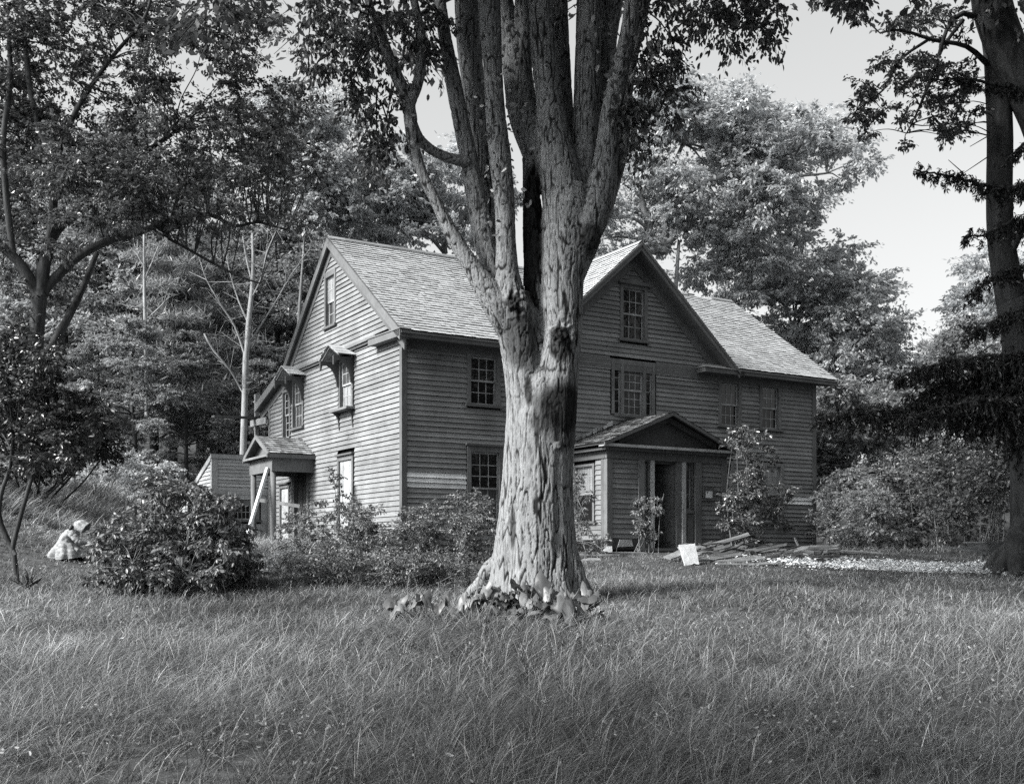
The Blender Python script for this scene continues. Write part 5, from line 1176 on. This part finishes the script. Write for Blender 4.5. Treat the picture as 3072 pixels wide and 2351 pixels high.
board(2180, 1705, 21.0, 1.0, .18, -12, 3, .95, 'split board half hidden in the grass before the heap', roll=10)
board(2160, 1672, 22.6, 1.3, .14, 40, 9, .5, 'dark board in the middle of the heap by the door', roll=30)
board(2120, 1665, 23.0, 1.2, .12, -25, 8, .6, 'dark short board just right of the white slab', roll=40)
board(2330, 1668, 24.3, 1.6, .16, 24, 2, .8, 'grey board along the foot of the wall between the two heaps', roll=20)
board(2290, 1672, 23.8, 1.1, .14, -40, 8, .7, 'short board tilted down at the foot of the bush', roll=20)
board(2428, 1672, 23.6, .75, .24, 62, 8, 2.0, 'short pale board pointing at the camera in the right-hand heap', roll=12)
board(2470, 1660, 23.8, 1.3, .17, 38, 9, 1.5, 'pale board resting across the right-hand heap', roll=15)
board(2420, 1655, 24.6, 1.7, .15, 18, 1, .8, 'grey board at the bottom of the right-hand heap', roll=10)
board(2450, 1650, 24.4, 1.4, .14, 5, 2, 1.1, 'board at the back of the right-hand heap', roll=25)
board(2545, 1668, 23.6, 2.2, .1, -16, -3, 1.0, 'long narrow board trailing right from the right-hand heap', roll=15)
board(2395, 1640, 24.6, .7, .05, 120, 55, .9, 'thin splinter standing against the right corner of the wall')
board(1790, 1680, 23.0, 1.5, .18, 4, 0, 1.1, 'pale board flat at the foot of the porch on the left', roll=6)
board(1860, 1671, 23.6, 1.7, .08, 6, 1, 1.2, 'narrow board along the foot of the porch below the vine', roll=10)
board(1770, 1690, 21.6, .7, .16, -20, 4, 1.3, 'short pale board just right of the great trunk', roll=10)
rs = random.Random(5)
for k in range(60):
    px = rs.gauss(2170, 85) if k < 38 else rs.gauss(2445, 55); Y = rs.uniform(21.4, 24.4)
    board(px, None, Y, rs.uniform(.25, 1.1), rs.uniform(.03, .14), rs.uniform(-60, 80), rs.uniform(-6, 18), rs.choice([.25, .35, .5, .6, .8, 1.1]), 'small weathered scrap in the heap before the entry door' if k < 38 else 'small weathered scrap in the heap at the right corner of the house',
          lift=rs.uniform(.06, .24), roll=rs.uniform(0, 45), group='small scraps in the heap by the entry door' if k < 38 else 'small scraps in the heap by the right corner')
def slab():
    m = MB(); o = empty('stone_slab', tuple(at(2075, 1694, 20.7)), R(8), 'white square slab standing upright in front of the entry door', 'slab')
    w, h, t = .31, .42, .04; n = 6; rng = rg(3); P = []
    edge = [(-w/2+w*k/n, 0) for k in range(n)]+[(w/2, h*k/n) for k in range(n)]+[(w/2-w*k/n, h) for k in range(n)]+[(-w/2, h-h*k/n) for k in range(n)]
    edge = [(a+rng.normal(0, .006), b+rng.normal(0, .006)) for a, b in edge]
    m.prism(edge, lambda a, z: (a+z*.0, -.02, z), lambda a, z: (a, t-.02, z), 1); b = m.build('slab_body', M['plaster'], o); b.rotation_euler = (R(-20), R(-5), R(6))
slab()
bl = MB(); bl.hexa([(0, 0, 0), (.2, .02, 0), (.2, .2, 0), (0, .2, 0)], [(.01, .01, .2), (.19, .03, .21), (.19, .2, .2), (.01, .2, .2)], 1.5); o = bl.build('foundation_block', M['pale']); p = at(1812, 1658, 25.1); o.location = tuple(p+[0, 0, -.05]); tag(o, 'small pale block under the left corner of the entry porch', 'block')

def barrow():
    W = empty('wheelbarrow', (0, 0, 0), 0, 'old iron wheelbarrow tucked behind the root of the right-hand tree', 'wheelbarrow')
    x, Y = (2985-PX0)/FOC*20.6, 20.6; W.location = (x, Y, gz(x, Y)); W.rotation_euler = (0, 0, R(12))
    m = MB(); zt, zb = .46, .22
    top = [(-.42, -.3), (.42, -.3), (.46, .3), (-.46, .3)]; bot = [(-.2, -.18), (.2, -.18), (.2, .2), (-.2, .2)]
    for k in range(4):
        a, b = top[k], top[(k+1) % 4]; c, d = bot[(k+1) % 4], bot[k]
        m.poly([(*a, zt), (*b, zt), (*c, zb), (*d, zb)]); i = .97
        m.poly([(a[0]*i, a[1]*i, zt), (d[0]*i, d[1]*i, zb+.01), (c[0]*i, c[1]*i, zb+.01), (b[0]*i, b[1]*i, zt)])
        m.beam((*a, zt), (*b, zt), .03, .03)
    m.poly([(*p, zb) for p in bot]); m.build('tray', M['iron'], W)
    G = Geo(); a = np.linspace(0, 6.283, 21); tube(G, np.stack([.55+.16*np.cos(a), a*0, .16+.16*np.sin(a)], 1), np.full(21, .025), 6, 1, False); wh = G.build('wheel', M['iron'], W, True)
    h = MB(); [h.beam((.55+.15*math.cos(q), 0, .16+.15*math.sin(q)), (.55-.15*math.cos(q), 0, .16-.15*math.sin(q)), .015, .015) for q in (0, 1.05, 2.09)]; h.build('spoke', M['iron'], wh)
    for sd in (-1, 1):
        b = MB(); b.beam((.6, sd*.06, .16), (-.95, sd*.26, .38), .04, .05, .9); b.build('handle', M['plank'], W)
        b = MB(); b.beam((-.12, sd*.16, .26), (-.2, sd*.18, -.02), .06, .05, .9); b.build('leg', M['plank'], W)
barrow()

def remeshed(name, G, voxel, smooth, mat, parent, tone=1.0):
    tmp = np_obj(name+'_raw', np.vstack(G.V), np.vstack(G.F), mat)
    md = tmp.modifiers.new('a', 'REMESH'); md.mode = 'VOXEL'; md.voxel_size = voxel; sm = tmp.modifiers.new('b', 'SMOOTH'); sm.iterations = smooth; sm.factor = .5
    ev = tmp.evaluated_get(bpy.context.evaluated_depsgraph_get()); me = ev.to_mesh(); n = len(me.vertices); V = np.empty(n*3, np.float32); me.vertices.foreach_get('co', V)
    li = np.empty(len(me.loops), np.int32); me.loops.foreach_get('vertex_index', li); F = li.reshape(-1, 4); ev.to_mesh_clear(); bpy.data.objects.remove(tmp)
    return np_obj(name, V.reshape(-1, 3), F, mat, np.full(len(F), tone), parent, True)
def crouching_person():
    Y = 20.5; f = at(205, 1664, Y); f[2] = gz(f[0], Y)-.02; rng = rg(17)
    f0 = f; e = empty('person', tuple(f), 0, 'person crouching in the grass in a pale dress and bonnet, reaching toward the shrub', 'person')
    q = lambda px, py, d=0: at(px, py, Y+d)-f
    G = Geo()
    def ball(c, rx, ry, rz, tilt=0):
        a = np.linspace(0, math.pi, 13); rings = np.stack([np.cos(a), np.maximum(np.sin(a), .02)], 1); V = []
        for cz, sr in rings:
            t = np.arange(12)*6.283/12; V.append(np.stack([np.cos(t)*sr*rx, np.sin(t)*sr*ry, np.full(12, cz*rz)], 1))
        V = np.vstack(V); ct, st = math.cos(tilt), math.sin(tilt); V = np.stack([V[:, 0]*ct+V[:, 2]*st, V[:, 1], V[:, 2]*ct-V[:, 0]*st], 1)+c; i = np.arange(12); F = np.vstack([np.stack([k*12+i, k*12+(i+1) % 12, (k+1)*12+(i+1) % 12, (k+1)*12+i], 1) for k in range(12)]); G.add(V, F, np.ones(len(F)))
    t = lambda P, R_: tube(G, *curve_pts(P, R_, .03), 10)
    t([q(184,1646), q(188,1630), q(200,1608), q(214,1590), q(222,1580)], [.15, .15, .13, .14, .09]); t([q(219,1583), q(228,1574), q(236,1566)], [.06, .05, .05])
    hd = q(242, 1562); ball(hd, .085, .075, .11, .5); ball(hd+[.085, 0, -.035], .022, .014, .022)
    for sd in (-1, 1): ball(hd+[-.005, sd*.075, -.01], .02, .01, .03)
    for sd in (-1, 1):
        t([q(187,1644,sd*.09), q(214,1644,sd*.12), q(238,1650,sd*.13)], [.095, .085, .06]); t([q(238,1651,sd*.13), q(212,1660,sd*.12), q(188,1664,sd*.1)], [.058, .055, .035]); t([q(190,1664,sd*.1), q(176,1666,sd*.1)], [.035, .03])
        w = q(266, 1620, sd*.1); el = q(240, 1618, sd*.19)
        t([q(216,1590,sd*.15), q(228,1604,sd*.19), el], [.05, .048, .042]); t([el, (el+w)/2, w], [.04, .036, .026])
        d = norm(np.array([1, -.12*sd, -.22])); p = w+d*.045; t([w, p, w+d*.085], [.026, .034, .028]); s_ = norm(np.array([.05, 1, .1]))
        for k, L in enumerate((.07, .085, .09, .078)):
            b = w+d*.08+s_*(k-1.5)*.019; t([b, b+d*L*.5+[0, 0, -.004], b+d*L*.85+[0, 0, -.022]], [.0095, .009, .007])
        b = p-s_*sd*.028; t([b, b+d*.03-s_*sd*.022, b+d*.06-s_*sd*.026+[0, 0, -.012]], [.011, .01, .008])
    body = remeshed('body', G, .0085, 3, M['skin'], e)
    # dress: bodice and wide skirt spread over the knees, with folds
    rows = []; m = 56; a = np.linspace(0, 6.2832, m); ln = [(226,1577,.07,.09), (220,1582,.12,.17), (213,1591,.16,.19), (203,1606,.16,.18), (197,1618,.17,.19), (200,1630,.24,.26), (203,1644,.31,.31), (203,1658,.37,.35), (203,1672,.4,.37)]
    for k in np.linspace(0, len(ln)-1, 42):
        i = min(int(k), len(ln)-2); u = k-i; c = [ln[i][j]*(1-u)+ln[i+1][j]*u for j in range(4)]; g = max(0, (k-3.5)/4.5)
        fold = 1+(.10*np.sin(a*9+k*.5)+.06*np.sin(a*17+1))*g+.025*np.sin(a*6+k*2.2)
        rows.append(q(c[0], c[1])+np.stack([np.cos(a)*c[2]*fold, np.sin(a)*c[3]*fold, .03*np.sin(a*2+k)*g-.5*c[2]*np.cos(a)*max(0, 1-k/4.5)*.5], 1))
    V = np.vstack(rows); V += (vnoise(V*[16, 16, 12]+4)[:, None]-.5)*.03; i = (np.arange(41)[:, None]*m+np.arange(m-1)[None]).ravel()
    np_obj('dress', V, np.stack([i, i+1, i+m+1, i+m], 1), M['cloth'], np.ones(len(i)), e, True)
    for sd in (-1, 1):
        S_ = Geo(); P, R_ = curve_pts([q(216,1588,sd*.14), q(227,1603,sd*.19), q(240,1617,sd*.19), q(252,1620,sd*.15), q(262,1620,sd*.11)], [.085, .075, .066, .055, .045], .02, .004, rng); tube(S_, P, R_, 12); S_.build('sleeve', M['cloth'], e, True)
    # bonnet: a deep hood open towards the right, its frill over the neck
    rows = []; n = 16; a = np.linspace(-2.45, 2.45, 30); ax = norm(np.array([.86, 0, -.5])); up = np.array([.5, 0, .86])
    for k in range(n):
        u = k/(n-1); R_ = .135*min(1, math.sin(math.pi*.5*min(1, .12+u*1.9)))*(1+.12*max(0, u-.6)); c = hd+ax*(-.12+.29*u)
        rr = R_*(1+.05*np.sin(a*7+u*3)); rows.append(c+np.sin(a)[:, None]*rr[:, None]*np.array([0, .95, 0])+np.cos(a)[:, None]*rr[:, None]*up*1.05)
    V = np.vstack(rows); V += (vnoise(V*24+4)[:, None]-.5)*.014; i = (np.arange(n-1)[:, None]*30+np.arange(29)[None]).ravel()
    bo = np_obj('bonnet', V, np.stack([i, i+1, i+31, i+30], 1), M['cloth'], np.ones(len(i)), e, True); sm = bo.modifiers.new('thickness', 'SOLIDIFY'); sm.thickness = .006
    fr = MB(); b0 = hd-up*.05-ax*.1
    for k in range(9):
        y0, y1 = -.12+k*.0267, -.12+(k+1)*.0267; fr.poly([b0+[0, y0, 0], b0+[0, y1, 0], b0+[-.09+(k % 2)*.02, y1*1.2, -.1], b0+[-.07-(k % 2)*.02, y0*1.2, -.1]])
    fr.build('bonnet_frill', M['cloth'], e)
    e.scale = (.9, .9, .88)
    hr = Geo(); tube(hr, *curve_pts([hd+[.045, -.07, .05], hd+[.02, 0, .1], hd+[.045, .07, .05]], [.02, .025, .02], .02), 8); hr.build('hair', M['bark'], e, True)
crouching_person()

# ================================================================== CAMERA, SKY, SUN
def setup():
    cam = bpy.data.cameras.new('camera'); co = bpy.data.objects.new('camera', cam); COL.objects.link(co)
    co.location = (0, 0, 0); co.rotation_euler = (math.pi/2, 0, 0)
    cam.sensor_fit = 'HORIZONTAL'; cam.sensor_width = 36; cam.lens = 36*FOC/3072; cam.shift_y = (HOR-1175.5)/3072; cam.shift_x = 0
    cam.clip_start = .1; cam.clip_end = 3000; SC.camera = co
    S = np.array([-.74, -.40, .62]); S = S/np.linalg.norm(S); elev = math.asin(S[2]); az = math.atan2(S[0], S[1])
    w = bpy.data.worlds.new('World'); SC.world = w; w.use_nodes = True; t = w.node_tree; t.nodes.clear()
    sky = t.nodes.new('ShaderNodeTexSky'); sky.sky_type = 'NISHITA'; sky.sun_disc = False; sky.sun_elevation = elev; sky.sun_rotation = az
    sky.air_density = 1.6; sky.dust_density = 4.0; sky.ozone_density = 1.0; sky.altitude = 40
    bw = t.nodes.new('ShaderNodeRGBToBW'); cc = t.nodes.new('ShaderNodeCombineColor'); bg = t.nodes.new('ShaderNodeBackground'); out = t.nodes.new('ShaderNodeOutputWorld')
    t.links.new(sky.outputs[0], bw.inputs[0])
    for i, k in enumerate((.985, 1.0, 1.0)):
        m = t.nodes.new('ShaderNodeMath'); m.operation = 'MULTIPLY'; m.inputs[1].default_value = k*2.0; hz = t.nodes.new('ShaderNodeMath'); hz.operation = 'ADD'; hz.inputs[1].default_value = 1.15; t.links.new(bw.outputs[0], hz.inputs[0]); t.links.new(hz.outputs[0], m.inputs[0]); t.links.new(m.outputs[0], cc.inputs[i])
    t.links.new(cc.outputs[0], bg.inputs['Color']); bg.inputs['Strength'].default_value = .1; t.links.new(bg.outputs[0], out.inputs[0])
    sun = bpy.data.lights.new('sun', 'SUN'); so = bpy.data.objects.new('sun', sun); COL.objects.link(so)
    sun.energy = 8.0; sun.angle = R(15); sun.color = (1, .99, .97)
    so.rotation_euler = Vector(S).to_track_quat('Z', 'Y').to_euler(); so.location = (-20, -10, 30)
    SC.view_settings.view_transform = 'Standard'; SC.view_settings.look = 'None'; SC.view_settings.exposure = 0; SC.view_settings.gamma = 1
    SC.render.engine = 'CYCLES'; cy = SC.cycles; cy.max_bounces = 6; cy.diffuse_bounces = 3; cy.glossy_bounces = 2; cy.transmission_bounces = 4; cy.transparent_max_bounces = 4
    cy.use_denoising = False; cy.caustics_reflective = False; cy.caustics_refractive = False; cy.sample_clamp_indirect = 4
setup()
